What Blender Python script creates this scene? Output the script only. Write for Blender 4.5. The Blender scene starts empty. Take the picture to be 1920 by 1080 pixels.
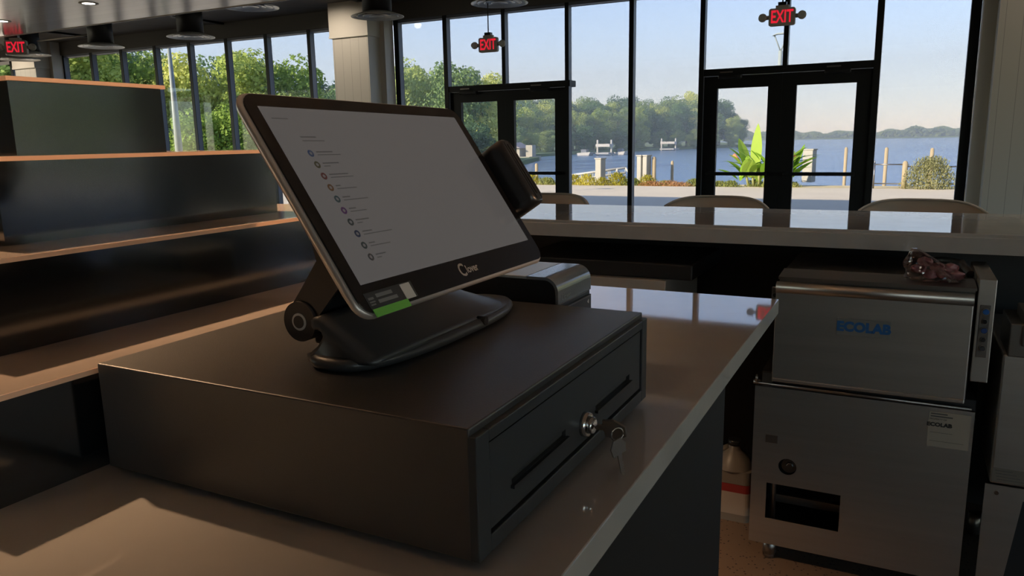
import bpy, bmesh, math, random
from mathutils import Vector, Matrix
random.seed(7)
C = bpy.context.scene.collection
SC = bpy.context.scene
PI = math.pi

# ---------------------------------------------------------------- camera
cam = bpy.data.cameras.new('camera'); cam_o = bpy.data.objects.new('camera', cam); C.objects.link(cam_o)
cam.sensor_width = 36.0; cam.lens = 36.0 * 1432.6 / 1920.0; cam.clip_start = 0.02; cam.clip_end = 3000
R_, U_, F_ = (0.891011, 0.453620, -0.018136), (-0.070270, 0.177272, 0.981650), (-0.448511, 0.873386, -0.189827)
cam_o.matrix_world = Matrix(((R_[0], U_[0], -F_[0], 0.2608), (R_[1], U_[1], -F_[1], -0.4470), (R_[2], U_[2], -F_[2], 1.4298), (0, 0, 0, 1)))
SC.camera = cam_o

# ---------------------------------------------------------------- world, sun, exposure
SC.view_settings.view_transform = 'Standard'; SC.view_settings.look = 'None'
SC.view_settings.exposure = 0.35; SC.view_settings.gamma = 1.0; SC.view_settings.use_curve_mapping = False
SC.cycles.use_denoising = True
SC.cycles.max_bounces = 10; SC.cycles.diffuse_bounces = 5; SC.cycles.glossy_bounces = 5
SC.cycles.transmission_bounces = 8; SC.cycles.transparent_max_bounces = 24
SC.cycles.sample_clamp_indirect = 6.0; SC.cycles.caustics_reflective = False; SC.cycles.caustics_refractive = False
W = bpy.data.worlds.new('world'); SC.world = W; W.use_nodes = True
wn = W.node_tree; wn.nodes.clear()
sky = wn.nodes.new('ShaderNodeTexSky'); sky.sky_type = 'NISHITA'; sky.sun_disc = False
sky.sun_elevation = math.radians(30); sky.sun_rotation = math.radians(215); sky.altitude = 0
sky.air_density = 1.0; sky.dust_density = 0.15; sky.ozone_density = 2.0
SKY_STRENGTH = 0.40
bg = wn.nodes.new('ShaderNodeBackground'); bg.inputs['Strength'].default_value = SKY_STRENGTH
wo = wn.nodes.new('ShaderNodeOutputWorld')
hs = wn.nodes.new('ShaderNodeHueSaturation'); hs.inputs['Saturation'].default_value = .85; tm = wn.nodes.new('ShaderNodeMix'); tm.data_type = 'RGBA'; tm.blend_type = 'MULTIPLY'; tm.inputs[0].default_value = 1; tm.inputs[7].default_value = (.84, .86, .95, 1)
wn.links.new(sky.outputs[0], hs.inputs['Color']); wn.links.new(hs.outputs[0], tm.inputs[6]); wn.links.new(tm.outputs[2], bg.inputs[0]); wn.links.new(bg.outputs[0], wo.inputs[0])
sun = bpy.data.lights.new('sun', 'SUN'); sun.energy = 14.0; sun.color = (1.0, 0.84, 0.62); sun.angle = math.radians(0.6)
sun_o = bpy.data.objects.new('sun', sun); C.objects.link(sun_o)
sun_o.rotation_euler = Vector((0.52, 0.72, -0.36)).to_track_quat('-Z', 'Y').to_euler()   # light travels this way: over the roof from behind, left

# ---------------------------------------------------------------- materials
MATS = {}
def mat(name, col, rough=0.5, metal=0.0, spec=0.5, emit=None, es=0.0, coat=0.0, noise=None, bump=None, alpha=1.0, trans=0.0, aniso=0.0, ior=None):
    if name in MATS: return MATS[name]
    m = bpy.data.materials.new(name); m.use_nodes = True; nt = m.node_tree; b = nt.nodes['Principled BSDF']
    b.inputs['Base Color'].default_value = (*col, 1); b.inputs['Roughness'].default_value = rough
    b.inputs['Metallic'].default_value = metal; b.inputs['Specular IOR Level'].default_value = spec
    b.inputs['Coat Weight'].default_value = coat; b.inputs['Alpha'].default_value = alpha
    b.inputs['Transmission Weight'].default_value = trans
    if aniso: b.inputs['Anisotropic'].default_value = aniso
    if emit: b.inputs['Emission Color'].default_value = (*emit, 1); b.inputs['Emission Strength'].default_value = es
    tc = nt.nodes.new('ShaderNodeTexCoord')
    if noise:      # (scale, amount, stretch)
        mp = nt.nodes.new('ShaderNodeMapping'); mp.inputs['Scale'].default_value = noise[2]
        n = nt.nodes.new('ShaderNodeTexNoise'); n.inputs['Scale'].default_value = noise[0]; n.inputs['Detail'].default_value = 6
        mx = nt.nodes.new('ShaderNodeMix'); mx.data_type = 'RGBA'; mx.blend_type = 'MULTIPLY'; mx.inputs[0].default_value = 1
        r = nt.nodes.new('ShaderNodeMapRange'); r.inputs['From Min'].default_value = 0.3; r.inputs['From Max'].default_value = 0.7
        r.inputs['To Min'].default_value = 1 - noise[1]; r.inputs['To Max'].default_value = 1 + noise[1]
        nt.links.new(tc.outputs['Object'], mp.inputs[0]); nt.links.new(mp.outputs[0], n.inputs['Vector'])
        nt.links.new(n.outputs[0], r.inputs[0]); mx.inputs[6].default_value = (*col, 1)
        nt.links.new(r.outputs[0], mx.inputs[7]); nt.links.new(mx.outputs[2], b.inputs['Base Color'])
    if bump:       # (scale, strength)
        n2 = nt.nodes.new('ShaderNodeTexNoise'); n2.inputs['Scale'].default_value = bump[0]; n2.inputs['Detail'].default_value = 4
        bp = nt.nodes.new('ShaderNodeBump'); bp.inputs['Strength'].default_value = bump[1]; bp.inputs['Distance'].default_value = 0.01
        nt.links.new(tc.outputs['Object'], n2.inputs['Vector']); nt.links.new(n2.outputs[0], bp.inputs['Height']); nt.links.new(bp.outputs[0], b.inputs['Normal'])
    if ior: b.inputs['IOR'].default_value = ior
    MATS[name] = m; return m

def glass_mat(name, tint=(0.93, 0.97, 0.96), refl=1.0, veil=0.0):
    m = bpy.data.materials.new(name); m.use_nodes = True; nt = m.node_tree; nt.nodes.clear()
    o = nt.nodes.new('ShaderNodeOutputMaterial'); t = nt.nodes.new('ShaderNodeBsdfTransparent'); t.inputs[0].default_value = (*tint, 1)
    g = nt.nodes.new('ShaderNodeBsdfGlossy'); g.inputs['Roughness'].default_value = 0.0; g.inputs['Color'].default_value = (refl, refl, refl, 1)
    lw = nt.nodes.new('ShaderNodeLayerWeight'); lw.inputs[0].default_value = .5      # symmetric Schlick curve, same from both sides of a pane
    pw = nt.nodes.new('ShaderNodeMath'); pw.operation = 'POWER'; pw.inputs[1].default_value = 5; nt.links.new(lw.outputs['Facing'], pw.inputs[0])
    f = nt.nodes.new('ShaderNodeMath'); f.operation = 'MULTIPLY_ADD'; f.inputs[1].default_value = .90; f.inputs[2].default_value = .015; nt.links.new(pw.outputs[0], f.inputs[0])
    mx = nt.nodes.new('ShaderNodeMixShader'); nt.links.new(f.outputs[0], mx.inputs[0]); nt.links.new(t.outputs[0], mx.inputs[1]); nt.links.new(g.outputs[0], mx.inputs[2])
    nt.links.new(mx.outputs[0], o.inputs[0]); return m

M_floor = None
def floor_mat():
    m = bpy.data.materials.new('terrazzo'); m.use_nodes = True; nt = m.node_tree; b = nt.nodes['Principled BSDF']
    tc = nt.nodes.new('ShaderNodeTexCoord'); v = nt.nodes.new('ShaderNodeTexVoronoi'); v.inputs['Scale'].default_value = 60; v.inputs['Randomness'].default_value = 1
    n = nt.nodes.new('ShaderNodeTexNoise'); n.inputs['Scale'].default_value = 30
    cr = nt.nodes.new('ShaderNodeValToRGB'); cr.color_ramp.elements[0].position = 0.16; cr.color_ramp.elements[0].color = (0.012, 0.009, 0.007, 1)
    cr.color_ramp.elements[1].position = 0.24; cr.color_ramp.elements[1].color = (0.15, 0.105, 0.075, 1)
    nt.links.new(tc.outputs['Object'], v.inputs['Vector']); nt.links.new(v.outputs['Distance'], cr.inputs[0]); nt.links.new(cr.outputs[0], b.inputs['Base Color'])
    b.inputs['Roughness'].default_value = 0.45; return m

def plank_mat(name, col, width, axis, dark=0.55, rough=0.15, noise_scale=(1, 1, 1), line=0.02, var=0.08, length=None):
    """planks with thin joints, pattern in object space; axis = index across the planks"""
    m = bpy.data.materials.new(name); m.use_nodes = True; nt = m.node_tree; b = nt.nodes['Principled BSDF']
    tc = nt.nodes.new('ShaderNodeTexCoord'); sp = nt.nodes.new('ShaderNodeSeparateXYZ'); nt.links.new(tc.outputs['Object'], sp.inputs[0])
    d = nt.nodes.new('ShaderNodeMath'); d.operation = 'DIVIDE'; d.inputs[1].default_value = width; nt.links.new(sp.outputs[axis], d.inputs[0])
    fr = nt.nodes.new('ShaderNodeMath'); fr.operation = 'FRACT'; nt.links.new(d.outputs[0], fr.inputs[0])
    lt = nt.nodes.new('ShaderNodeMath'); lt.operation = 'LESS_THAN'; lt.inputs[1].default_value = line; nt.links.new(fr.outputs[0], lt.inputs[0])
    fl = nt.nodes.new('ShaderNodeMath'); fl.operation = 'FLOOR'; nt.links.new(d.outputs[0], fl.inputs[0])
    wn_ = nt.nodes.new('ShaderNodeTexWhiteNoise'); wn_.noise_dimensions = '1D'; nt.links.new(fl.outputs[0], wn_.inputs['W'])
    mr = nt.nodes.new('ShaderNodeMapRange'); mr.inputs['To Min'].default_value = 1 - var; mr.inputs['To Max'].default_value = 1 + var; nt.links.new(wn_.outputs['Value'], mr.inputs[0])
    mx = nt.nodes.new('ShaderNodeMix'); mx.data_type = 'RGBA'; mx.blend_type = 'MULTIPLY'; mx.inputs[0].default_value = 1; mx.inputs[6].default_value = (*col, 1); nt.links.new(mr.outputs[0], mx.inputs[7])
    m2 = nt.nodes.new('ShaderNodeMix'); m2.data_type = 'RGBA'; nt.links.new(lt.outputs[0], m2.inputs[0]); nt.links.new(mx.outputs[2], m2.inputs[6]); m2.inputs[7].default_value = (col[0]*dark, col[1]*dark, col[2]*dark, 1)
    nt.links.new(m2.outputs[2], b.inputs['Base Color']); b.inputs['Roughness'].default_value = rough; return m

def leaf_mat(name, c1, c2, transl=0.35):
    m = bpy.data.materials.new(name); m.use_nodes = True; nt = m.node_tree; nt.nodes.clear()
    o = nt.nodes.new('ShaderNodeOutputMaterial'); df = nt.nodes.new('ShaderNodeBsdfDiffuse'); tr = nt.nodes.new('ShaderNodeBsdfTranslucent')
    mx = nt.nodes.new('ShaderNodeMixShader'); mx.inputs[0].default_value = transl
    tc = nt.nodes.new('ShaderNodeTexCoord'); n = nt.nodes.new('ShaderNodeTexNoise'); n.inputs['Scale'].default_value = 0.35; n.inputs['Detail'].default_value = 4
    oi = nt.nodes.new('ShaderNodeObjectInfo'); ad = nt.nodes.new('ShaderNodeMath'); ad.operation = 'ADD'; sc = nt.nodes.new('ShaderNodeMath'); sc.operation = 'MULTIPLY_ADD'; sc.inputs[1].default_value = 0.5; sc.inputs[2].default_value = -0.25
    nt.links.new(oi.outputs['Random'], sc.inputs[0]); nt.links.new(tc.outputs['Object'], n.inputs['Vector'])
    nt.links.new(n.outputs[0], ad.inputs[0]); nt.links.new(sc.outputs[0], ad.inputs[1])
    cr = nt.nodes.new('ShaderNodeValToRGB'); cr.color_ramp.elements[0].position = 0.3; cr.color_ramp.elements[0].color = (*c1, 1); cr.color_ramp.elements[1].position = 0.7; cr.color_ramp.elements[1].color = (*c2, 1)
    nt.links.new(ad.outputs[0], cr.inputs[0]); nt.links.new(cr.outputs[0], df.inputs[0]); nt.links.new(cr.outputs[0], tr.inputs[0])
    nt.links.new(df.outputs[0], mx.inputs[1]); nt.links.new(tr.outputs[0], mx.inputs[2]); nt.links.new(mx.outputs[0], o.inputs[0]); return m

QUARTZ = mat('pale_quartz', (0.50, 0.48, 0.455), 0.035, noise=(9, 0.05, (1, 1, 1)), ior=3.0)
EDGE = mat('wood_edge_lamplit', (0.95, 0.60, 0.40), 0.4)  # wood edge banding, its orange boosted to carry warm lamplight
GLOSSB = mat('black_gloss_laminate', (0.006, 0.007, 0.008), 0.12, ior=2.2)
MATTB = mat('matte_black', (0.012, 0.012, 0.013), 0.55)
POWDER = mat('charcoal_powder_coat', (0.020, 0.019, 0.019), 0.40, ior=1.9, bump=(900, 0.08))
POWDER2 = mat('charcoal_bezel', (0.030, 0.034, 0.038), 0.42)
FRAME = mat('dark_bronze_frame', (0.007, 0.008, 0.009), 0.5, spec=.3)
FRAMEG = mat('grey_frame_side', (0.16, 0.18, 0.23), 0.45)
STEEL = mat('brushed_steel', (0.50, 0.47, 0.43), 0.40, metal=1.0, noise=(40, 0.06, (0.05, 1, 1)), aniso=0.4)
STEELD = mat('dull_steel', (0.28, 0.26, 0.24), 0.38, metal=1.0)
CHROME = mat('chrome', (0.50, 0.50, 0.50), 0.14, metal=1.0)
WHITEP = mat('white_paint', (0.62, 0.58, 0.52), 0.5)
SHIP = plank_mat('shiplap_white', (0.55, 0.52, 0.47), 0.14, 0, 0.55, 0.45, line=0.03, var=0.0)
CEIL = mat('dark_ceiling', (0.085, 0.075, 0.066), 0.8, noise=(2, 0.15, (1, 1, 1)))
BULK = mat('dark_grey_bulkhead', (0.105, 0.10, 0.095), 0.7)
SOFF = plank_mat('glossy_pale_planks', (0.86, 0.82, 0.77), 0.13, 1, 0.7, 0.17, line=0.03, var=0.07)
GLASS = glass_mat('window_glass', (.615, .63, .655)); CLEAR = glass_mat('clear_glass')
PLAST = mat('black_plastic', (0.014, 0.015, 0.017), 0.3)
PLAST2 = mat('charcoal_plastic', (0.036, 0.038, 0.041), 0.36)
SILV = mat('silver_shell', (0.46, 0.43, 0.41), 0.33, metal=0.55)
SCRGL = mat('bezel_glass', (0.006, 0.006, 0.007), 0.06, spec=0.6)
CANVAS = mat('tan_vinyl', (0.62, 0.50, 0.38), 0.6)

# ---------------------------------------------------------------- mesh helpers
def new_bm(): return bmesh.new()
def bx(bm, x0, x1, y0, y1, z0, z1, mi=0, bev=0.0, seg=2):
    vs = [bm.verts.new((x, y, z)) for x in (x0, x1) for y in (y0, y1) for z in (z0, z1)]
    fs = []
    for idx in ((0, 1, 3, 2), (4, 6, 7, 5), (0, 4, 5, 1), (2, 3, 7, 6), (0, 2, 6, 4), (1, 5, 7, 3)):
        f = bm.faces.new([vs[i] for i in idx]); f.material_index = mi; fs.append(f)
    if bev > 0:
        es = list({e for f in fs for e in f.edges})
        r = bmesh.ops.bevel(bm, geom=es, offset=bev, segments=seg, profile=0.5, affect='EDGES')
        for f in r['faces']: f.material_index = mi
    return fs
def cyl(bm, p0, p1, r0, r1=None, n=24, mi=0, caps=True, smooth=True):
    r1 = r0 if r1 is None else r1; p0 = Vector(p0); p1 = Vector(p1); d = (p1 - p0).normalized()
    a = Vector((0, 0, 1)) if abs(d.z) < 0.9 else Vector((1, 0, 0)); u = d.cross(a).normalized(); v = d.cross(u)
    A = [bm.verts.new(p0 + (u * math.cos(2*PI*i/n) + v * math.sin(2*PI*i/n)) * r0) for i in range(n)]
    B = [bm.verts.new(p1 + (u * math.cos(2*PI*i/n) + v * math.sin(2*PI*i/n)) * r1) for i in range(n)]
    for i in range(n):
        f = bm.faces.new((A[i], A[(i+1) % n], B[(i+1) % n], B[i])); f.smooth = smooth; f.material_index = mi
    if caps:
        for L in (A[::-1], B): f = bm.faces.new(L); f.material_index = mi
def tube(bm, pts, r, n=10, mi=0, rr=None):
    pts = [Vector(p) for p in pts]; rings = []
    for i, p in enumerate(pts):
        d = (pts[min(i+1, len(pts)-1)] - pts[max(i-1, 0)]).normalized()
        a = Vector((0, 0, 1)) if abs(d.z) < 0.95 else Vector((1, 0, 0)); u = d.cross(a).normalized(); v = d.cross(u)
        R = rr[i] if rr else r
        rings.append([bm.verts.new(p + (u*math.cos(2*PI*k/n) + v*math.sin(2*PI*k/n))*R) for k in range(n)])
    for a_, b_ in zip(rings, rings[1:]):
        for k in range(n):
            f = bm.faces.new((a_[k], a_[(k+1) % n], b_[(k+1) % n], b_[k])); f.smooth = True; f.material_index = mi
    for L in (rings[0][::-1], rings[-1]): f = bm.faces.new(L); f.material_index = mi
def lathe(bm, prof, n=32, c=(0, 0, 0), mi=0):
    rings = []
    for r, z in prof: rings.append([bm.verts.new((c[0]+r*math.cos(2*PI*k/n), c[1]+r*math.sin(2*PI*k/n), c[2]+z)) for k in range(n)] if r > 1e-6 else [bm.verts.new((c[0], c[1], c[2]+z))])
    for a, b in zip(rings, rings[1:]):
        for k in range(n):
            q = [a[k % len(a)], a[(k+1) % len(a)], b[(k+1) % len(b)], b[k % len(b)]]
            q2 = []
            for v in q:
                if v not in q2: q2.append(v)
            if len(q2) > 2:
                f = bm.faces.new(q2); f.smooth = True; f.material_index = mi
def prism(bm, pts2, axis, a0, a1, mi=0, smooth=False):
    """closed 2D outline swept along an axis (0:x -> outline (y,z); 1:y -> (x,z); 2:z -> (x,y))"""
    def P(p, a): return (a, p[0], p[1]) if axis == 0 else ((p[0], a, p[1]) if axis == 1 else (p[0], p[1], a))
    A = [bm.verts.new(P(p, a0)) for p in pts2]; B = [bm.verts.new(P(p, a1)) for p in pts2]; n = len(A)
    for i in range(n):
        f = bm.faces.new((A[i], A[(i+1) % n], B[(i+1) % n], B[i])); f.material_index = mi; f.smooth = smooth
    for L in (A[::-1], B): f = bm.faces.new(L); f.material_index = mi
def rrect(x0, x1, y0, y1, r, n=6):
    o = []
    for cx, cy, a in ((x1-r, y1-r, 0), (x0+r, y1-r, 90), (x0+r, y0+r, 180), (x1-r, y0+r, 270)):
        for k in range(n+1):
            t = math.radians(a + 90*k/n); o.append((cx+r*math.cos(t), cy+r*math.sin(t)))
    return o
def obj(name, bm, m, parent=None, M=None, recalc=True):
    if M is not None: bmesh.ops.transform(bm, matrix=M, verts=bm.verts)
    if recalc: bmesh.ops.recalc_face_normals(bm, faces=bm.faces)
    me = bpy.data.meshes.new(name); bm.to_mesh(me); bm.free()
    for mm in (m if isinstance(m, (list, tuple)) else [m]): me.materials.append(mm)
    o = bpy.data.objects.new(name, me); C.objects.link(o)
    if parent is not None: o.parent = parent
    return o
def tag(o, label, cat, group=None, kind=None):
    o['label'] = label; o['category'] = cat
    if group: o['group'] = group
    if kind: o['kind'] = kind
    return o
def thing(name, label, cat, loc=(0, 0, 0), group=None, M=None):
    o = bpy.data.objects.new(name, None); C.objects.link(o); o.empty_display_size = 0.05
    if M is not None: o.matrix_world = M
    else: o.location = loc
    return tag(o, label, cat, group)
def struct(name, bm, m, parent=None):
    o = obj(name, bm, m, parent)
    if parent is None: o['kind'] = 'structure'
    return o
def sempty(name):
    o = bpy.data.objects.new(name, None); C.objects.link(o); o['kind'] = 'structure'; return o
def box_o(name, b, m, parent=None, bev=0.0):
    bm = new_bm(); bx(bm, *b, bev=bev); return obj(name, bm, m, parent)
def dup(root, loc, label=None, group=None, rotz=None, scale=None):
    r = root.copy(); C.objects.link(r); r.location = loc
    if rotz is not None: r.rotation_euler = (0, 0, rotz)
    if scale is not None: r.scale = scale
    if label: r['label'] = label
    if group: r['group'] = group
    for ch in list(root.children):
        c = ch.copy(); C.objects.link(c); c.parent = r
        for g in ch.children:
            d = g.copy(); C.objects.link(d); d.parent = c
    return r
def text_mesh(name, s, size, m, parent, M, extr=0.0003, sx=1.0, align='CENTER', bold=0.0):
    cu = bpy.data.curves.new(name, 'FONT'); cu.body = s; cu.size = size; cu.extrude = extr; cu.align_x = align; cu.align_y = 'CENTER'; cu.offset = bold; cu.resolution_u = 3
    to = bpy.data.objects.new(name + '_tmp', cu); C.objects.link(to)
    dg = bpy.context.evaluated_depsgraph_get(); dg.update()
    me = bpy.data.meshes.new_from_object(to.evaluated_get(dg)); bpy.data.objects.remove(to); bpy.data.curves.remove(cu)
    me.name = name; me.transform(M @ Matrix.Diagonal((sx, 1, 1, 1))); me.materials.clear(); me.materials.append(m)
    o = bpy.data.objects.new(name, me); C.objects.link(o); o.parent = parent; return o
def basis(ex, ey, ez, o):
    return Matrix(((ex[0], ey[0], ez[0], o[0]), (ex[1], ey[1], ez[1], o[1]), (ex[2], ey[2], ez[2], o[2]), (0, 0, 0, 1)))
FACE_NY = lambda o: basis((1, 0, 0), (0, 0, 1), (0, -1, 0), o)    # reads from -Y side

#__STRUCTURE__
# ================================================================ ROOM SHELL
YW = 8.8        # glass line of the window wall
HEAD = 3.075
bm = new_bm(); bx(bm, -17, 16, -5, 9.0, -0.1, 0.0); struct('floor', bm, floor_mat())
bm = new_bm(); bx(bm, -17, 16, -5, 9.0, 3.30, 3.45); struct('ceiling', bm, CEIL)
bm = new_bm(); bx(bm, -17.2, 16.2, -5.2, 9.05, 3.45, 5.0); struct('roof', bm, FRAME)  # unseen roof block, raised so its shadow reaches out over the terrace
bm = new_bm(); bx(bm, -17, 16, -5.15, -5, 2.95, 3.45); bx(bm, 14, 16, -5.15, -5, 0, 2.95); struct('wall_back', bm, BULK)
bm = new_bm(); bx(bm, -17, 4, -5.15, -5, 0, 2.95); struct('wall_back_unseen_dark', bm, mat('dark_brown_panel', (.022, .016, .012), .7))  # unseen wall, made dark so drawer side and riser ends reflect little
for k, x in enumerate((4, 7, 10, 13)):      # unseen glazing added in the back wall to brighten the room
    bm = new_bm(); bx(bm, x - .04, x + .04, -5.12, -5.0, 0, 2.95); struct('trim_%d' % (10 + k), bm, FRAME)
    if x < 13: bm = new_bm(); bx(bm, x + .04, x + 2.96, -5.07, -5.06, 0, 2.95); struct('window_%d' % (60 + k), bm, CLEAR)
bm = new_bm(); bx(bm, -17.15, -17, -5, 9.0, 2.95, 3.45); bx(bm, -17.15, -17, -5, -4.5, 0, 2.95); bx(bm, -17.15, -17, 1.6, 2.2, 0, 2.95); bx(bm, -17.15, -17, 8.4, 9, 0, 2.95); struct('wall_left', bm, BULK)
for k, (a, b) in enumerate(((-4.5, 1.6), (2.2, 8.4))): bm = new_bm(); bx(bm, -17.07, -17.06, a, b, 0, 2.95); struct('window_%d' % (80 + k), bm, CLEAR)  # unseen left-wall glazing, added to let more daylight in
bm = new_bm(); bx(bm, 16, 16.15, -5, 9.0, 2.95, 3.45); bx(bm, 16, 16.15, -5, -4, 0, 2.95); bx(bm, 16, 16.15, 8, 9, 0, 2.95); bx(bm, 16, 16.15, 1.5, 2.5, 0, 2.95); struct('wall_right', bm, BULK)
for k, (a, b) in enumerate(((-4, 1.5), (2.5, 8))): bm = new_bm(); bx(bm, 16.06, 16.07, a, b, 0, 2.95); struct('window_%d' % (70 + k), bm, CLEAR)  # unseen right-wall glazing, added for extra daylight on faces turned this way
bm = new_bm(); bx(bm, -17, 16, 8.62, 9.0, HEAD, 3.30); struct('wall_front', bm, BULK)
# ceiling seams: long battens on the dark ceiling
for k, (x0, x1, y0, y1) in enumerate([(-17, 16, 7.55, 7.63), (-17, 16, 6.55, 6.63), (-12.3, -12.22, 5, 8.6), (-9.4, -9.32, 5, 8.6), (-6.4, -6.32, 5, 8.6), (-3.3, -3.22, 5, 8.6), (-0.3, -0.22, 5, 8.6)]):
    bm = new_bm(); bx(bm, x0, x1, y0, y1, 3.27, 3.30); struct('trim_%d' % (k + 1), bm, FRAME)
# lowered pale plank soffit over the bar
bm = new_bm(); bx(bm, -17, 6.0, -5, 4.62, 2.60, 2.72); struct('ceiling_soffit', bm, SOFF)
bm = new_bm(); bx(bm, -17, 6.0, 4.62, 4.635, 2.595, 2.73); struct('trim_20', bm, WHITEP)

# storefront: mullions (front-left edge X, width)
mull_right = [(-6.177, .075), (-5.383, .06), (-4.499, .05), (-3.614, .05), (-2.785, .055), (-1.942, .055), (-1.028, .05), (-0.116, .065), (0.724, .09)]
mull_left = [(-15.05, .07), (-13.491, .07), (-12.694, .06), (-11.895, .06), (-11.051, .06), (-10.24, .06), (-9.408, .06), (-8.576, .06), (-7.729, .055), (-6.93, .06)]
mull_extra = [(1.6, .07), (2.45, .06), (3.3, .06), (4.15, .06), (5.0, .06), (5.85, .06), (6.7, .06), (7.55, .07), (10.3, .07), (11.15, .06), (12.0, .06), (12.85, .06), (13.7, .06), (14.55, .06), (15.4, .07)]
door_bays = [(-5.383, -3.614), (-1.942, -0.116)]
def in_door(x): return any(a + .02 < x < b - .02 for a, b in door_bays)
tn = 30
for x, w in mull_left + mull_right + mull_extra:
    bm = new_bm(); z0 = 2.15 if in_door(x) else 0.0
    bx(bm, x, x + w, 8.65, 8.66, z0, HEAD, 0)                   # dark face cap
    bx(bm, x, x + w, 8.66, 8.75, z0, HEAD, 1)
    struct('trim_%d' % tn, bm, [FRAME, FRAMEG]); tn += 1
for a, b in ((-15.05, -13.42), (-13.491, -6.87), (-6.177, .81), (1.6, 7.62), (10.3, 15.47)):      # head and sill rails
    for z0, z1 in ((HEAD - .035, HEAD), (0, .1)):
        if z0 == 0:
            segs = [(a, b)] if a != -6.177 else [(-6.177, -5.36), (-3.6, -1.93), (-.1, .81)]
        else: segs = [(a, b)]
        for s0, s1 in segs:
            bm = new_bm(); bx(bm, s0, s1, 8.66, 8.75, z0, z1); struct('trim_%d' % tn, bm, FRAMEG); tn += 1
for a, b in ((7.62, 10.3), (15.47, 16)):
    bm = new_bm(); bx(bm, a, b, 8.66, 8.86, 0, HEAD); struct('wall_front_panel', bm, BULK)
wi = 1
allm = sorted(mull_left + mull_right + mull_extra)
for (x0, w0), (x1, w1) in zip(allm, allm[1:]):
    if x0 in (-13.491 - 9, -6.93, .724, 7.55): continue
    in_d = any(a - .01 <= x0 and x1 <= b + .01 for a, b in door_bays)
    bm = new_bm(); bx(bm, x0 + w0, x1, 8.735, 8.743, 2.15 if in_d else .1, HEAD - .035); struct('window_%d' % wi, bm, GLASS); wi += 1

# doors: two pairs
def door_pair(n, a, b, panes, zt):
    bm = new_bm(); bx(bm, a, b + .06, 8.66, 8.86, zt - .075, zt); struct('trim_door_head_%d' % n, bm, FRAME)
    xm = (panes[0][1] + panes[1][0]) / 2
    edges = [(a + .055, xm - .0005), (xm + .0005, b)]
    for k, ((g0, g1), (e0, e1)) in enumerate(zip(panes, edges)):
        r = sempty('door_%d' % (n * 2 + k - 1))
        gt = zt - .215; bm = new_bm()
        bx(bm, e0, g0, 8.70, 8.76, .01, zt - .08); bx(bm, g1, e1, 8.70, 8.76, .01, zt - .08)
        bx(bm, g0, g1, 8.70, 8.76, gt, zt - .08); bx(bm, g0, g1, 8.70, 8.76, .01, .26)
        obj('door_leaf', bm, FRAME, r)
        bm = new_bm(); bx(bm, g0, g1, 8.726, 8.734, .26, gt); obj('door_glass', bm, GLASS, r)
        bm = new_bm(); bx(bm, g0 - .09, g1 + .04, 8.60, 8.64, .985, 1.025, bev=.008)
        bx(bm, g0 - .08, g0 - .04, 8.64, 8.70, .985, 1.025); bx(bm, g1 + .0, g1 + .03, 8.64, 8.70, .985, 1.025); obj('push_bar', bm, FRAME, r)
        bm = new_bm(); cx = g0 + .12 if k == 0 else g1 - .22
        bx(bm, cx - .1, cx + .16, 8.62, 8.69, zt - .115, zt - .075, bev=.008); obj('door_closer', bm, PLAST, r)
        bm = new_bm(); bx(bm, cx - .08, cx + .06, 8.62, 8.64, zt - .05, zt - .035); obj('closer_arm', bm, STEELD, r)
door_pair(1, -5.383, -3.614, [(-5.16, -4.605), (-4.36, -3.775)], 2.155)
door_pair(2, -1.942, -0.116, [(-1.735, -1.175), (-.875, -.27)], 2.185)

# shiplap columns with plain cap
def column(name, x0, x1, y0=8.2, y1=8.64):
    bm = new_bm(); bx(bm, x0, x1, y0, y1, 0, 2.86); bx(bm, x0 - .03, x1 + .02, y0 - .025, y1, 2.86, 3.30, 1); bx(bm, x0 - .035, x1 + .025, y0 - .03, y1, 2.84, 2.87, 1)
    return struct(name, bm, [SHIP, WHITEP])
column('wall_column_left', -6.88, -6.28); column('wall_column_far', -14.15, -13.55); column('wall_column_right', .93, 1.56)
bm = new_bm(); bx(bm, -6.30, -6.19, 8.45, 8.66, 0, 3.3); bx(bm, -13.56, -13.45, 8.45, 8.66, 0, 3.3); bx(bm, .815, .93, 8.45, 8.66, 0, 3.3); struct('trim_90', bm, WHITEP)

#__FURNITURE__
# ================================================================ BAR AND COUNTER
CT = 1.114
t = thing('service_counter', 'dark base cabinet with black sides under the pale register worktop', 'cabinet', (0, 0, 0))
box_o('cabinet_body', (-1.85, .03, -1.55, .735, .09, CT - .03), MATTB, t)
box_o('toe_kick', (-1.8, -.03, -1.5, .70, 0, .09), PLAST, t)
bm = new_bm(); bx(bm, -1.9, .0565, -1.6, 1.098, CT - .03, CT, bev=.0015)
tag(obj('worktop', bm, QUARTZ), 'pale glossy stone worktop carrying the cash drawer and stepped display', 'countertop')
t = thing('bar_cabinet', 'black panelled base under the long pale bar top', 'bar', (0, 0, 0))
box_o('bar_panel', (-2.6, 1.6, 2.84, 2.92, 0, CT - .066), MATTB, t)
box_o('end_panel', (-2.6, -2.54, 2.45, 2.84, 0, CT - .066), MATTB, t)
bm = new_bm()
prism(bm, [(2.345, CT - .064), (2.345, CT - .014), (2.352, CT - .011), (2.352, CT - .002), (2.354, CT), (3.06, CT), (3.062, CT - .002), (3.062, CT - .064)], 0, -2.7, 1.7)
tag(obj('countertop', bm, QUARTZ), 'long pale glossy stone bar top running below the glass doors', 'countertop')

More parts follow.
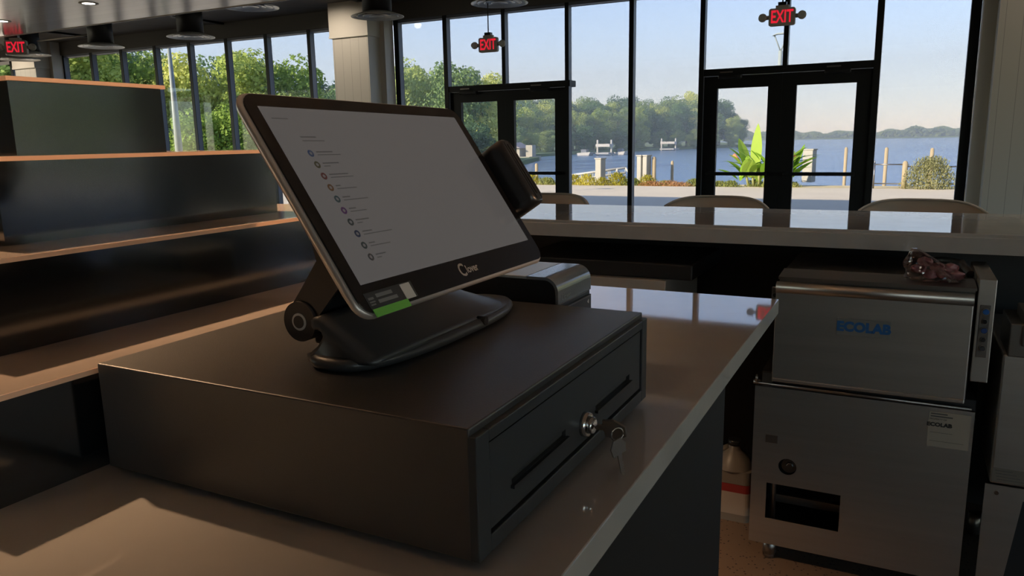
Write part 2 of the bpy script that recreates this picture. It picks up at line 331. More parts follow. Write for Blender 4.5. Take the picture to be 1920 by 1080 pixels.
# bar stools on the guest side: only the backs show above the bar
def stool():
    t = thing('bar_stool', 'x', 'stool', (0, 0, 0), 'bar stools along the guest side of the bar')
    bm = new_bm()   # curved shell back, centre at y=0, seat towards -y
    n = 24; H0, W0 = .33, .255
    outer, inner = [], []
    rows = 10
    grid = []
    for j in range(rows + 1):
        v = j / rows; row = []
        for i in range(n + 1):
            u = -1 + 2 * i / n
            z = .74 + .36 * v + .025*v - (.045 * abs(u)**4.5) * v
            hw = W0 * (1 - .06 * (1 - v)); x = u * hw
            y = .0 - .13 * abs(u)**2.6 + .05 * v
            row.append((x, y, z))
        grid.append(row)
    th = .028
    F = [[bm.verts.new(p) for p in r] for r in grid]; B = [[bm.verts.new((p[0]*1.02, p[1] + th, p[2])) for p in r] for r in grid]
    for j in range(rows):
        for i in range(n):
            for G, s in ((F, 1), (B, -1)):
                q = (G[j][i], G[j][i+1], G[j+1][i+1], G[j+1][i]); f = bm.faces.new(q if s == 1 else q[::-1]); f.smooth = True
    for j in range(rows):
        bm.faces.new((F[j][0], F[j+1][0], B[j+1][0], B[j][0])); bm.faces.new((F[j][n], B[j][n], B[j+1][n], F[j+1][n]))
    for i in range(n):
        bm.faces.new((F[rows][i], F[rows][i+1], B[rows][i+1], B[rows][i])); bm.faces.new((F[0][i], B[0][i], B[0][i+1], F[0][i+1]))
    obj('backrest', bm, CANVAS, t)
    bm = new_bm(); pts = [Vector(p) for p in ([grid[j][0] for j in range(0, rows + 1)] + grid[rows] + [grid[j][n] for j in range(rows, -1, -1)])]
    tube(bm, [p + Vector((0, -.004, 0)) for p in pts], .006, 8); obj('piping', bm, mat('pale_piping', (.36, .31, .25), .5), t)
    bm = new_bm(); prism(bm, rrect(-.22, .22, -.42, .0, .09), 2, .70, .77); obj('seat', bm, CANVAS, t)
    for sx in (-1, 1):
        for sy in (0, 1):
            bm = new_bm(); cyl(bm, (sx*.17, -.36 + sy*.31, .70), (sx*.22, -.42 + sy*.42, 0), .016, .012, 12); obj('leg', bm, MATTB, t)
    bm = new_bm(); tube(bm, [(-.2, -.4, .28), (.2, -.4, .28), (.2, -.02, .28), (-.2, -.02, .28), (-.2, -.4, .28)], .009, 8); obj('footrest', bm, STEELD, t)
    return t
st = stool()
labs = ['tan upholstered bar stool nearest the card reader on the terminal, left of three', 'tan upholstered bar stool in front of the right pair of doors, middle of three', 'tan upholstered bar stool nearest the white column, rightmost of three']
for k, (x, l) in enumerate(zip((-1.53, -.585, .335), labs)):
    o = st if k == 0 else dup(st, (x, 3.53, 0))
    o.location = (x, 3.53, 0); o['label'] = l

# ================================================================ STEPPED BOTTLE DISPLAY
def tiers():
    t = thing('tiered_display', 'four-step glossy black display riser with thin wood edges toned lamplight orange', 'display stand', (-.96, .32, CT))
    inv = Matrix.Translation((.96, -.32, -CT))
    T = [(-.435, -1.485, -.100, .745, 1.114, 1.2175), (-.5641, -1.356, -.012, .645, 1.2175, 1.3197), (-.660, -1.26, .066, .513, 1.3197, 1.4222), (-.756, -1.164, .150, .386, 1.4222, 1.5215)]
    for xf, xb, y0, y1, z0, z1 in T:
        bm = new_bm(); bx(bm, xb + .005, xf - .005, y0 + .004, y1 - .005, z0, z1 - .0055); obj('riser_box', bm, GLOSSB, t, inv)
        bm = new_bm(); bx(bm, xb, xf, y0, y1, z1 - .0055, z1 - .0002, 0)
        bx(bm, xb + .001, xf - .001, y0 + .001, y1 - .001, z1 - .0004, z1, 1); obj('tread_board', bm, [EDGE, QUARTZ2], t, inv)
QUARTZ2 = mat('tan_tread', (0.44, 0.37, 0.33), 0.10, noise=(12, 0.04, (1, 1, 1)), ior=2.0)
tiers()

# ================================================================ CASH DRAWER
def cash_drawer():
    z0, z1 = CT + .008, 1.2268; X0, X1, Y0, Y1 = -.4185, 0, 0, .41
    t = thing('cash_drawer', 'black steel cash drawer with key in lock on the worktop', 'cash drawer', (0, 0, CT))
    inv = Matrix.Translation((0, 0, -CT))
    bm = new_bm(); bx(bm, X0, -.006, Y0, Y1, z0, z1, bev=.0015); obj('housing', bm, POWDER, t, inv)
    # front bezel frame (plane x=0) with stepped lips, drawer panel recessed
    bm = new_bm()
    bx(bm, -.008, .0, Y0, .0195, z0, z1 - .006, bev=.001); bx(bm, -.008, .0, .3925, Y1, z0, z1 - .006, bev=.001)
    bx(bm, -.008, .0, .0195, .3925, z1 - .016, z1 - .006, bev=.001); bx(bm, -.008, .0, .0195, .3925, z0, 1.136, bev=.001)
    obj('front_frame', bm, POWDER2, t, inv)
    bm = new_bm()
    y0, y1, za, zb = .0225, .3895, 1.139, 1.2085
    # panel made of strips around two media slots
    s1, s2 = (.058, .168), (.245, .352)
    zs0, zs1 = 1.1605, 1.1675
    xs = (-.012, -.002)
    bx(bm, *xs, y0, y1, za, zs0); bx(bm, *xs, y0, y1, zs1, zb)
    for a, b in ((y0, s1[0]), (s1[1], s2[0]), (s2[1], y1)): bx(bm, *xs, a, b, zs0, zs1)
    pan = obj('drawer_front', bm, POWDER2, t, inv)
    for s in (s1, s2):
        bm = new_bm(); bx(bm, -.0125, -.011, s[0], s[1], zs0, zs1); bx(bm, -.002, .0015, s[0] - .002, s[1] + .002, zs0 - .003, zs0 - .0002); obj('media_slot', bm, [PLAST], pan, inv)
    bm = new_bm()
    cyl(bm, (-.004, .2125, 1.157), (.004, .2125, 1.157), .0125, .0115, 28); cyl(bm, (.004, .2125, 1.157), (.009, .2125, 1.157), .0088, .0078, 28)
    obj('lock', bm, CHROME, t, inv)
    for x in (-.39, -.02):
        for y in (.03, .375):
            bm = new_bm(); cyl(bm, (x, y, CT), (x, y, z0), .009, n=16); obj('foot', bm, PLAST, t, inv)
    box_o('brand_plate', (0, 0, 0, 0, 0, 0), PLAST, t) if False else None
    return t
cash_drawer()

# keys: one in the lock, one hanging from the ring
t = thing('key_ring', 'two small nickel keys hanging on a thin ring from the cash drawer lock', 'keys', (.009, .2125, 1.157))
KM = mat('nickel', (.35, .33, .30), .28, metal=1.0)
def key(name, blade_len, M):
    bm = new_bm(); prism(bm, [(-.0105, -.002), (-.0125, .010), (-.006, .020), (.006, .020), (.0125, .010), (.0105, -.002)], 1, -.0011, .0011)
    bl = [(-.0035, -.002), (-.0035, -blade_len + .004), (0, -blade_len), (.0035, -blade_len + .002)]
    k = 6
    for i in range(k): bl += [(.0035, -blade_len + .004 + i*.0028), (.0018, -blade_len + .0054 + i*.0028)]
    bl += [(.0035, -.002)]
    prism(bm, bl, 1, -.0009, .0009)
    return obj(name, bm, KM, t, M)
L0 = Matrix.Identity(4)
# inserted key: bow sticks out along +x
key('inserted_key', .012, Matrix(((0, 0, 1, .012), (0, 1, 0, 0), (-1, 0, 0, -.001), (0, 0, 0, 1))) @ Matrix.Rotation(math.radians(25), 4, 'Z'))
key('hanging_key', .034, Matrix.Translation((.031, -.016, -.0165)) @ Matrix.Rotation(math.radians(60), 4, 'Z') @ Matrix.Rotation(math.radians(-14), 4, 'Y') @ Matrix.Scale(.72, 4))
bm = new_bm(); tube(bm, [(.0275 + .004*math.cos(a), -.012 + .005*math.cos(a), -.0005 + .0065*math.sin(a)) for a in [2*PI*i/20 for i in range(21)]], .0007, 8); obj('ring', bm, KM, t)

# ================================================================ POS TERMINAL
def terminal():
    c = Vector((-.1601, .1789, 1.3829)); yaw, tilt, roll = 1.6004, .5875, -.013
    ex = Vector((math.cos(yaw), math.sin(yaw), 0)); n = Vector((math.sin(yaw)*math.cos(tilt), -math.cos(yaw)*math.cos(tilt), math.sin(tilt))); ey = n.cross(ex)
    ex, ey = ex*math.cos(roll) + ey*math.sin(roll), -ex*math.sin(roll) + ey*math.cos(roll)
    O = Vector((-.19, .22, 1.2268))
    t = thing('register_terminal', 'touchscreen register terminal on a curved stand on the cash drawer', 'register', O)
    M = Matrix.Translation(-O) @ basis(ex, ey, n, c)
    w, h = .1725, .104
    bm = new_bm()                                   # silver tray behind the glass
    secs = [(0.0, -.0005, .016), (0.0015, -.004, .016), (0.0, -.0075, .016), (-.006, -.013, .02), (-.02, -.016, .02)]
    rings = []
    for off, z, r in secs:
        rings.append([bm.verts.new((p[0], p[1], z)) for p in rrect(-w - off, w + off, -h - off, h + off, r)])
    for a, b in zip(rings, rings[1:]):
        for i in range(len(a)):
            f = bm.faces.new((a[i], a[(i+1) % len(a)], b[(i+1) % len(a)], b[i])); f.smooth = True
    bm.faces.new(rings[0]); bm.faces.new(rings[-1][::-1])
    shell = obj('screen_shell', bm, SILV, t, M)
    bm = new_bm(); prism(bm, rrect(-w + .0015, w - .0015, -h + .0015, h - .0015, .015), 2, -.001, .0009); obj('glass_bezel', bm, SCRGL, t, M)
    # display
    cy = .0065
    m = bpy.data.materials.new('lit_display'); m.use_nodes = True; b = m.node_tree.nodes['Principled BSDF']
    b.inputs['Base Color'].default_value = (.01, .01, .01, 1); b.inputs['Roughness'].default_value = .18
    b.inputs['Emission Color'].default_value = (1.0, .93, .89, 1); b.inputs['Emission Strength'].default_value = .060
    bm = new_bm(); bx(bm, -.1577, .1577, cy - .084, cy + .084, .0009, .00105); scr = obj('display', bm, m, t, M)
    ink = {}
    def em(nm, col, s):
        if nm not in ink:
            mm = bpy.data.materials.new(nm); mm.use_nodes = True; bb = mm.node_tree.nodes['Principled BSDF']; bb.inputs['Base Color'].default_value = (.01, .01, .01, 1); bb.inputs['Roughness'].default_value = .18
            bb.inputs['Emission Color'].default_value = (*col, 1); bb.inputs['Emission Strength'].default_value = s; ink[nm] = mm
        return ink[nm]
    cols = [(.30, .50, 1), (.55, .50, .30), (.85, .30, .28), (.95, .50, .25), (.30, .50, .55), (.65, .25, .75), (.35, .40, .38), (.25, .30, .50), (.35, .42, .40), (.45, .42, .42)]
    lens = [(.021, .030), (.021, .008), (.025, .030), (.006, .026), (.010, .033), (.009, .022), (.018, .007), (.013, .040), (.008, .028), (.014, .006)]
    bm = new_bm()
    def bar(x0, x1, y, hh): bx(bm, x0, x1, y - hh/2, y + hh/2, .00105, .00115)
    for k in range(10):
        y = .0448 - k * .01124
        bar(-.119, -.119 + lens[k][0], y + .0013, .0011); bar(-.119, -.119 + lens[k][1], y - .0016, .0008)
    bar(-.1277, -.1085, .0611, .0012); bar(-.1277, -.100, .0573, .0008); bar(-.1492, -.1305, .0791, .0008)
    obj('list_text', bm, em('grey_ui_text', (1, .93, .9), .030), scr, M)
    for k in range(10):
        y = .0448 - k * .01124
        b2 = new_bm(); cyl(b2, (-.1268, y, .00105), (-.1268, y, .00115), .0034, n=20); cyl(b2, (-.1268, y, .00116), (-.1268, y, .0012), .0016, n=12, mi=1)
        obj('list_icon', b2, [em('ui_icon_%d' % k, cols[k], .035), em('ui_icon_core', (1, .93, .9), .05)], scr, M)
    # maker's mark on the lower bezel and sticker
    LG = mat('silver_ink', (.20, .20, .20), .5)
    text_mesh('logo_text', 'lover', .0115, LG, t, M @ Matrix.Translation((.0100, -.0903, .0010)), .0001, .95, bold=.0002)
    text_mesh('logo_mark', 'C', .019, LG, t, M @ Matrix.Translation((-.0085, -.0900, .0010)), .0001, .9, bold=.0003)
    b2 = new_bm(); prism(b2, [(-.1612, -.0850), (-.0950, -.0850), (-.0955, -.1000), (-.1612, -.1000)], 2, .0009, .0012)
    stk = obj('info_sticker', b2, mat('black_sticker', (.035, .035, .037), .5), t, M)
    b2 = new_bm(); prism(b2, [(-.1605, -.0995), (-.1120, -.0995), (-.1120, -.1065), (-.1605, -.1065)], 2, .0012, .0017); obj('green_strip', b2, mat('green_sticker', (.16, .50, .07), .5), stk, M)
    b2 = new_bm(); prism(b2, [(-.1125, -.0860), (-.0985, -.0860), (-.0985, -.1000), (-.1125, -.1000)], 2, .0012, .0015); obj('white_square', b2, mat('white_sticker', (.55, .55, .53), .5), stk, M)
    b2 = new_bm()
    for x0, x1, y, hh in ((-.159, -.152, -.0905, .002), (-.159, -.152, -.0935, .0012), (-.159, -.153, -.0958, .0012), (-.148, -.126, -.0893, .0032), (-.148, -.122, -.0945, .0030)):
        bx(b2, x0, x1, y - hh/2, y + hh/2, .0012, .00145)
    obj('sticker_print', b2, mat('grey_print', (.20, .20, .20), .6), stk, M)
    # card reader on the right edge
    b2 = new_bm()
    pr = rrect(.1705, .2010, -.046, .043, .012, 5)
    rings = []
    for z, s in ((-.014, 0), (.022, 0), (.0265, .0015), (.029, .005)):
        rings.append([b2.verts.new((p[0] + (.1857 - p[0]) * (s / .02), p[1]*(1 - s/.06), z)) for p in pr])
    for a, b_ in zip(rings, rings[1:]):
        for i in range(len(a)): f = b2.faces.new((a[i], a[(i+1) % len(a)], b_[(i+1) % len(a)], b_[i])); f.smooth = True
    b2.faces.new(rings[0]); b2.faces.new(rings[-1])
    rd = obj('card_reader', b2, PLAST, t, M)
    b2 = new_bm(); bx(b2, .1845, .1870, -.034, .034, .0275, .0296); bx(b2, .179, .1798, -.040, .037, .0272, .0294); bx(b2, .1918, .1926, -.040, .037, .0272, .0294)
    obj('swipe_slot', b2, mat('slot_black', (.002, .002, .002), .9), rd, M)
    # base plate: rounded plate + sloping body
    Mb = Matrix.Translation(-O); zb = 1.2268
    def plan(inset):     # rounded outline of plate, front straighter than back
        o = []
        N = 48
        for i in range(N):
            a = 2*PI*i/N; cx, cy_ = -.192, .226; rx, ry = .0555 - inset, .161 - inset; e = 2.7
            ca, sa = math.cos(a), math.sin(a)
            o.append((cx + rx*math.copysign(abs(ca)**(2/e), ca), cy_ + ry*math.copysign(abs(sa)**(2/e), sa)))
        return o
    b2 = new_bm(); rings = []
    for ins, z in ((.006, zb), (.002, zb + .002), (.0, zb + .006), (.001, zb + .0095), (.0045, zb + .0125)): rings.append([b2.verts.new((x, y, z)) for x, y in plan(ins)])
    for a, b_ in zip(rings, rings[1:]):
        for i in range(len(a)): f = b2.faces.new((a[i], a[(i+1) % len(a)], b_[(i+1) % len(a)], b_[i])); f.smooth = True
    b2.faces.new(rings[0][::-1]); b2.faces.new(rings[-1]); obj('base_plate', b2, PLAST2, t, Mb)
    # sloping body, hooked at its rear, sections along y
    prof = [(-.1415, .0115), (-.150, .0155), (-.165, .024), (-.182, .0345), (-.196, .0435), (-.206, .0475), (-.2135, .0470), (-.2175, .0440), (-.2165, .0425), (-.2110, .0435), (-.2055, .0410), (-.2030, .0350), (-.2050, .0280), (-.2115, .0195), (-.2200, .0130), (-.2250, .0110), (-.19, .0105), (-.16, .0105)]
    def sh(y):
        if y < .235: s = 1.0
        else: s = max(.06, 1 - ((y - .235) / .135)**1.6)
        return s
    b2 = new_bm(); rings = []
    ys = [.078 + i*.0123 for i in range(25)]
    for y in ys:
        s = sh(y); inset = 0
        # end rounding in plan
        e = max(0, (y - .30) / .075); fx = 1 - .55*max(0, min(1, e))**2
        e2 = max(0, (.095 - y) / .017); fx2 = 1 - .0*e2
        rings.append([b2.verts.new((-.186 + (x + .186)*fx*fx2, y, zb + .0105 + (z - .0105)*s)) for x, z in prof])
    for a, b_ in zip(rings, rings[1:]):
        for i in range(len(a)): f = b2.faces.new((a[i], a[(i+1) % len(a)], b_[(i+1) % len(a)], b_[i])); f.smooth = True
    for src, dy, sg in ((rings[0], -.003, 1), (rings[-1], .003, -1)):      # rounded ends
        cen = sum((v.co for v in src), Vector()) / len(src); prev = src
        for kk, (fs, fy) in enumerate(((.93, .6), (.80, 1.0))):
            cur = [b2.verts.new((cen.x + (v.co.x - cen.x)*fs, v.co.y + dy*fy, cen.z - .004 + (v.co.z - cen.z)*fs)) for v in src]
            for i in range(len(cur)): f = b2.faces.new((prev[i], prev[(i+1) % len(cur)], cur[(i+1) % len(cur)], cur[i])); f.smooth = True
            prev = cur
        f = b2.faces.new(prev); f.smooth = True
    bb = obj('base_body', b2, PLAST2, t, Mb)
    b2 = new_bm(); cyl(b2, (-.1355, .262, zb + .010), (-.146, .262, zb + .010), .0048, n=16); obj('cable_notch', b2, mat('slot_black2', (.001, .001, .001), .9), t, Mb)
    # hinge barrel and support arm behind the screen
    b2 = new_bm(); cyl(b2, (-.2475, .095, 1.2625), (-.2475, .30, 1.2625), .0195, n=40); hg = obj('hinge_barrel', b2, PLAST, t, Mb)
    b2 = new_bm(); cyl(b2, (-.2475, .0942, 1.2625), (-.2475, .096, 1.2625), .0085, n=32); obj('hinge_ring', b2, mat('pale_ring', (.45, .45, .44), .35), hg, Mb)
    b2 = new_bm(); cyl(b2, (-.2475, .0936, 1.2625), (-.2475, .096, 1.2625), .0062, n=32); obj('hinge_cap', b2, PLAST, hg, Mb)
    b2 = new_bm(); arm = [(-.2475, 1.244), (-.262, 1.250), (-.2665, 1.2640), (-.262, 1.275), (-.222, 1.322), (-.240, 1.378), (-.224, 1.386), (-.180, 1.322), (-.190, 1.306), (-.226, 1.272), (-.230, 1.252)]
    prism(b2, arm, 1, .098, .298); bmesh.ops.bevel(b2, geom=list(b2.edges), offset=.002, segments=2, affect='EDGES'); obj('support_arm', b2, PLAST, t, Mb)
    b2 = new_bm(); bx(b2, -.245, -.206, .11, .29, 1.2375, 1.258, bev=.003); obj('hinge_link', b2, PLAST, t, Mb)
    b2 = new_bm(); prism(b2, [(-.246, 1.2373), (-.246, 1.250), (-.217, 1.262), (-.200, 1.2373)], 1, .125, .275); obj('hinge_foot', b2, PLAST, t, Mb)
terminal()

# ================================================================ RECEIPT PRINTER behind the drawer
t = thing('receipt_printer', 'black receipt printer with reflected sky toned into its top, standing behind the cash drawer', 'printer', (-.21, .50, CT))
Mp = Matrix.Translation((.21, -.50, -CT))
x0, x1, y0, y1, zt = -.315, -.128, .440, .556, 1.2545
def pprof(o=0, zlow=CT + .008):
    r = .020 + o; p = [(x0, zlow), (x0, zt)]
    p += [(x1 - .020 + r*math.sin(a), zt - .020 + r*math.cos(a) - o*0) for a in [PI/2*i/10 for i in range(11)]]
    return p
bm = new_bm(); prism(bm, [(x0, CT + .004), (x0, zt - .004)] + [(x1 - .020 + .0185*math.sin(a), zt - .022 + .018*math.cos(a)) for a in [PI/2*i/8 for i in range(9)]] + [(x1 - .002, CT + .004)], 1, y0 + .001, y1 - .001)
obj('printer_body', bm, PLAST, t, Mp)
TOPM = mat('printer_top_sky_tone', (.34, .37, .37), .25, ior=1.9)  # pale grey puts the sky's reflection into the lid colour
bm = new_bm(); bx(bm, x0, x1 - .0455, y0, y1, zt - .004, zt, bev=.001); obj('paper_lid', bm, TOPM, t, Mp)
LOWZ = 1.2195
bm = new_bm()
arc = [(x1 - .020 + .020*math.sin(a), zt - .020 + .020*math.cos(a)) for a in [PI/2*i/12 for i in range(13)]]
arc2 = [(x1 - .020 + .016*math.sin(a), zt - .020 + .016*math.cos(a)) for a in [PI/2*i/12 for i in range(13)]]
prism(bm, [(x1 - .0445, zt)] + arc + [(x1, LOWZ), (x1 - .004, LOWZ)] + arc2[::-1] + [(x1 - .0445, zt - .004)], 1, y0, y1)
for f in bm.faces: f.smooth = False
fl = obj('front_cover', bm, mat('printer_gloss', (.16, .17, .175), .14, ior=2.0), t, Mp)  # darker version of the lid's reflected-sky grey for the bullnose sheen
bm = new_bm(); prism(bm, [(x1 - .004, CT + .004), (x1 + .0005, CT + .004), (x1 + .0005, LOWZ - .007), (x1 - .010, LOWZ - .004)], 1, y0, y1); obj('lower_front', bm, PLAST2, t, Mp)
bm = new_bm(); bx(bm, x1 - .003, x1 + .0012, y0 + .003, y1 - .002, LOWZ - .009, LOWZ - .0075); bx(bm, x1 - .003, x1 + .0012, y0 + .002, y1 - .018, LOWZ - .0005, LOWZ + .0006); obj('trim_lines', bm, STEELD, t, Mp)
Mt = Mp @ basis((0, 1, 0), (0, 0, 1), (1, 0, 0), (x1 + .0002, .466, 1.2265))
text_mesh('logo_text', 'Clover', .0115, mat('silver_ink', (.20, .20, .20), .5), t, Mt, .0002)
bm = new_bm(); cyl(bm, (x1 + .0004, y1 - .012, 1.204), (x1 + .0012, y1 - .012, 1.204), .0035, .0035, n=3); obj('status_light', bm, mat('white_mark', (.6, .6, .6), .4), t, Mp)

# ================================================================ GLASS WASHER under the bar
def washer():
    Y = 2.06; t = thing('glass_washer', 'stainless steel glass washer with blue lettering, tall door and bare lower panel', 'dishwasher', (.18, Y, 0))
    M = Matrix.Translation((-.18, -Y, 0)); XL, XR = -.132, .492
    # lower cabinet front with openings
    bm = new_bm(); z0, z1 = .068, .622
    ox0, ox1, oz0, oz1 = -.082, .147, .162, .289; yf, yb = Y, Y + .004
    # sheet with rectangular opening and round hole: built as strips
    bx(bm, XL, ox0, yf, yb, z0, .32); bx(bm, ox1, XR, yf, yb, z0, .32); bx(bm, ox0, ox1, yf, yb, z0, oz0); bx(bm, ox0, ox1, yf, yb, oz1, .32)
    hx, hz, hr = -.019, .3555, .0285
    zA, zB = .32, .391; xA, xB = hx - .0355, hx + .0355
    bx(bm, XL, xA, yf, yb, zA, zB); bx(bm, xB, XR, yf, yb, zA, zB); bx(bm, XL, XR, yf, yb, zB, z1)
    N = 32; ring = []; sq = []
    for i in range(N):
        a = 2*PI*i/N; ca, sa = math.cos(a), math.sin(a); k = .0355 / max(abs(ca), abs(sa))
        ring.append((hx + hr*ca, hz + hr*sa)); sq.append((hx + k*ca, hz + k*sa))
    for yy, fl in ((yf, 0), (yb, 1)):
        A = [bm.verts.new((x, yy, z)) for x, z in ring]; B = [bm.verts.new((x, yy, z)) for x, z in sq]
        for i in range(N): bm.faces.new((A[i], A[(i+1) % N], B[(i+1) % N], B[i]))
    bx(bm, XL, XL + .006, yb, Y + .60, z0, z1); bx(bm, XR - .006, XR, yb, Y + .60, z0, z1); bx(bm, XL, XR, Y + .594, Y + .60, z0, z1)
    bx(bm, XL + .001, XR - .001, Y + .001, Y + .60, z1 - .004, z1)
    bx(bm, XL + .001, XR - .001, Y + .01, Y + .60, z0, z0 + .004)
    low = obj('lower_panel', bm, STEEL, t, M)
    bm = new_bm(); bx(bm, ox0 + .008, XR - .03, Y + .09, Y + .12, .185, .212); obj('inner_rail', bm, STEELD, low, M)
    bm = new_bm(); cyl(bm, (ox0 + .018, Y + .04, z0 + .01), (ox0 + .018, Y + .04, .55), .009, n=14); obj('inner_pipe', bm, STEELD, low, M)
    bm = new_bm(); bx(bm, XL + .02, XR - .02, Y + .28, Y + .55, .1, .6); obj('inner_tank', bm, MATTB, low, M)
    bm = new_bm(); cyl(bm, (hx + .004, Y + .02, hz), (hx + .004, Y + .012, hz), .024, n=24); cyl(bm, (hx + .006, Y + .012, hz + .002), (hx + .006, Y + .004, hz + .002), .013, .010, 6); obj('valve_cap', bm, CHROME, low, M)
    bm = new_bm(); bx(bm, -.091, -.052, Y - .003, Y, .432, .460, bev=.001); obj('small_plate', bm, STEELD, low, M)
    for x in (-.068, .43):
        for y in (.045, .55):
            bm = new_bm(); lathe(bm, [(.0001, 0), (.017, 0), (.019, .012), (.0185, .016), (.0225, .018), (.0225, .070), (.0001, .070)], 24, (x, Y + y, 0)); obj('leg', bm, STEELD, t, M)
    # upper chamber
    XA, XB = -.0755, .4665
    bm = new_bm(); bx(bm, XA + .002, XB - .002, Y + .012, Y + .56, .655, .988); bx(bm, XA, XB, Y + .004, Y + .57, .982, .990)
    prism(bm, [(Y + .0, .982), (Y + .13, .992), (Y + .13, .997), (Y + .0, .990)], 0, XA, XB); obj('upper_chamber', bm, STEELD, t, M)
    bm = new_bm(); bx(bm, XA - .004, XB - .006, Y - .012, Y + .004, .655, .945, bev=.002)
    prism(bm, [(Y - .012, .940), (Y - .018, .948), (Y - .021, .958), (Y - .018, .968), (Y - .008, .974), (Y + .004, .974), (Y + .004, .940)], 0, XA - .004, XB - .006, smooth=True)
    bx(bm, XA - .004, XB - .006, Y - .016, Y + .004, .648, .660, bev=.003); dr = obj('door', bm, STEEL, t, M)
    bm = new_bm(); bx(bm, .1035, .254, Y - .0145, Y - .012, .823, .875, bev=.0005); bd = obj('badge', bm, mat('badge_plate', (.20, .20, .19), .45, metal=.2), dr, M)
    text_mesh('badge_lettering', 'ECOLAB', .040, mat('blue_print', (.008, .10, .30), .6), bd, M @ FACE_NY((.1790, Y - .0148, .8488)), .0003, 1.0, bold=.0022)
    bm = new_bm(); bx(bm, XL + .01, XR, Y + .012, Y + .5, .622, .655); obj('base_gap', bm, MATTB, t, M)
    bm = new_bm(); tube(bm, [(XL + .01, Y - .002, .634), (XR - .01, Y - .002, .630)], .005, 8); cyl(bm, (XL - .006, Y + .005, .634), (XL + .03, Y + .005, .634), .007); cyl(bm, (XL + .004, Y, .636), (XL + .004, Y, .66), .005, .003); bx(bm, XL + .022, XL + .052, Y - .006, Y + .01, .625, .672); obj('door_rail', bm, STEELD, t, M)
    bm = new_bm(); bx(bm, XA - .018, XA - .003, Y - .004, Y + .006, .908, .956, bev=.002); cl = obj('door_clip', bm, STEELD, t, M)
    bm = new_bm(); cyl(bm, (XA - .008, Y - .0055, .930), (XA - .008, Y - .004, .930), .006, n=16); obj('clip_hole', bm, MATTB, cl, M)
    # control column
    bm = new_bm(); bx(bm, .470, .5135, Y - .002, Y + .35, .715, 1.018, bev=.002); cc = obj('control_box', bm, STEEL, t, M)
    bm = new_bm(); bx(bm, .478, .5035, Y - .004, Y - .002, .79, .944, bev=.0005); obj('control_plate', bm, mat('control_plate_grey', (.16, .15, .14), .4, metal=.5), cc, M)
    for z, nm, mm, r in ((.925, 'button', mat('blue_button', (.02, .12, .42), .3), .0085), (.896, 'indicator', PLAST, .006), (.870, 'button', mat('blue_button_dim', (.03, .07, .22), .3), .0085), (.843, 'indicator', PLAST, .006), (.817, 'rocker', mat('dark_button', (.04, .04, .045), .4), .0075)):
        bm = new_bm(); cyl(bm, (.4925, Y - .004, z), (.4925, Y - .007, z), r + .002, n=24, mi=1); cyl(bm, (.4925, Y - .007, z), (.4925, Y - .0095, z), r, r*.8, n=24); obj(nm, bm, [mm, STEELD], cc, M)
    bm = new_bm(); bx(bm, .3745, .4835, Y - .0012, Y - .0002, .500, .610); lb = obj('label_card', bm, mat('card_cream', (.32, .29, .24), .5), low, M)
    dk = mat('black_print', (.02, .02, .02), .5)
    text_mesh('label_heading', 'ECOLAB', .016, dk, lb, M @ FACE_NY((.4035, Y - .0016, .5695)), .0002, 1.1, bold=.0009)
    text_mesh('label_small_print', 'PROPERTY OF', .0065, dk, lb, M @ FACE_NY((.3995, Y - .0016, .5865)), .0002, 1.1)
    bm = new_bm()
    bm.free()
    for a, b, z, hh in ((.379, .423, .6035, .0035), (.379, .437, .5955, .0035), (.380, .440, .545, .0008), (.380, .470, .518, .0008)):
        bm = new_bm(); bx(bm, a, b, Y - .0016, Y - .0011, z - hh/2, z + hh/2); obj('print_line', bm, mat('dark_grey_print', (.06, .06, .06), .6), lb, M)
washer()

# second steel machine cut by the right edge
t = thing('ice_machine', 'stainless steel machine on legs right of the glass washer, cut by the frame', 'machine', (.80, 2.06, 0))
M = Matrix.Translation((-.80, -2.06, 0)); Y = 2.06
bm = new_bm(); bx(bm, .545, 1.10, Y, Y + .58, .412, .805, bev=.006); obj('body', bm, STEEL, t, M)
bm = new_bm(); bx(bm, .555, .625, Y - .004, Y + .2, .80, .897, bev=.003); bx(bm, .585, .70, Y - .012, Y + .15, .835, .930, bev=.003); obj('latch_block', bm, STEELD, t, M)
bm = new_bm(); prism(bm, [(.535, .075), (.535, .408), (1.1, .408), (1.1, .37), (.632, .37), (.600, .075)], 1, Y, Y + .004); obj('skirt_panel', bm, STEEL, t, M)
bm = new_bm(); bx(bm, .60, 1.08, Y + .02, Y + .55, .08, .41); obj('dark_interior', bm, MATTB, t, M)
bm = new_bm(); cyl(bm, (.565, Y - .004, .385), (.565, Y, .385), .006, n=20); obj('bolt', bm, CHROME, t, M)
bm = new_bm(); bx(bm, .549, .80, Y - .001, Y, .418, .462); lb = obj('rating_label', bm, mat('label_dull', (.22, .20, .17), .4, metal=.4), t, M)
for k in range(4):
    bm = new_bm(); bx(bm, .556 + .002*k, .60 + .01*k, Y - .0014, Y - .001, .455 - .009*k - .0015, .455 - .009*k); obj('print_line', bm, mat('dark_grey_print', (.06, .06, .06), .6), lb, M)
for x in (.57, 1.06):
    for y in (.05, .52):
        bm = new_bm(); cyl(bm, (x, Y + y, 0), (x, Y + y, .08), .02, n=18); obj('leg', bm, STEELD, t, M)

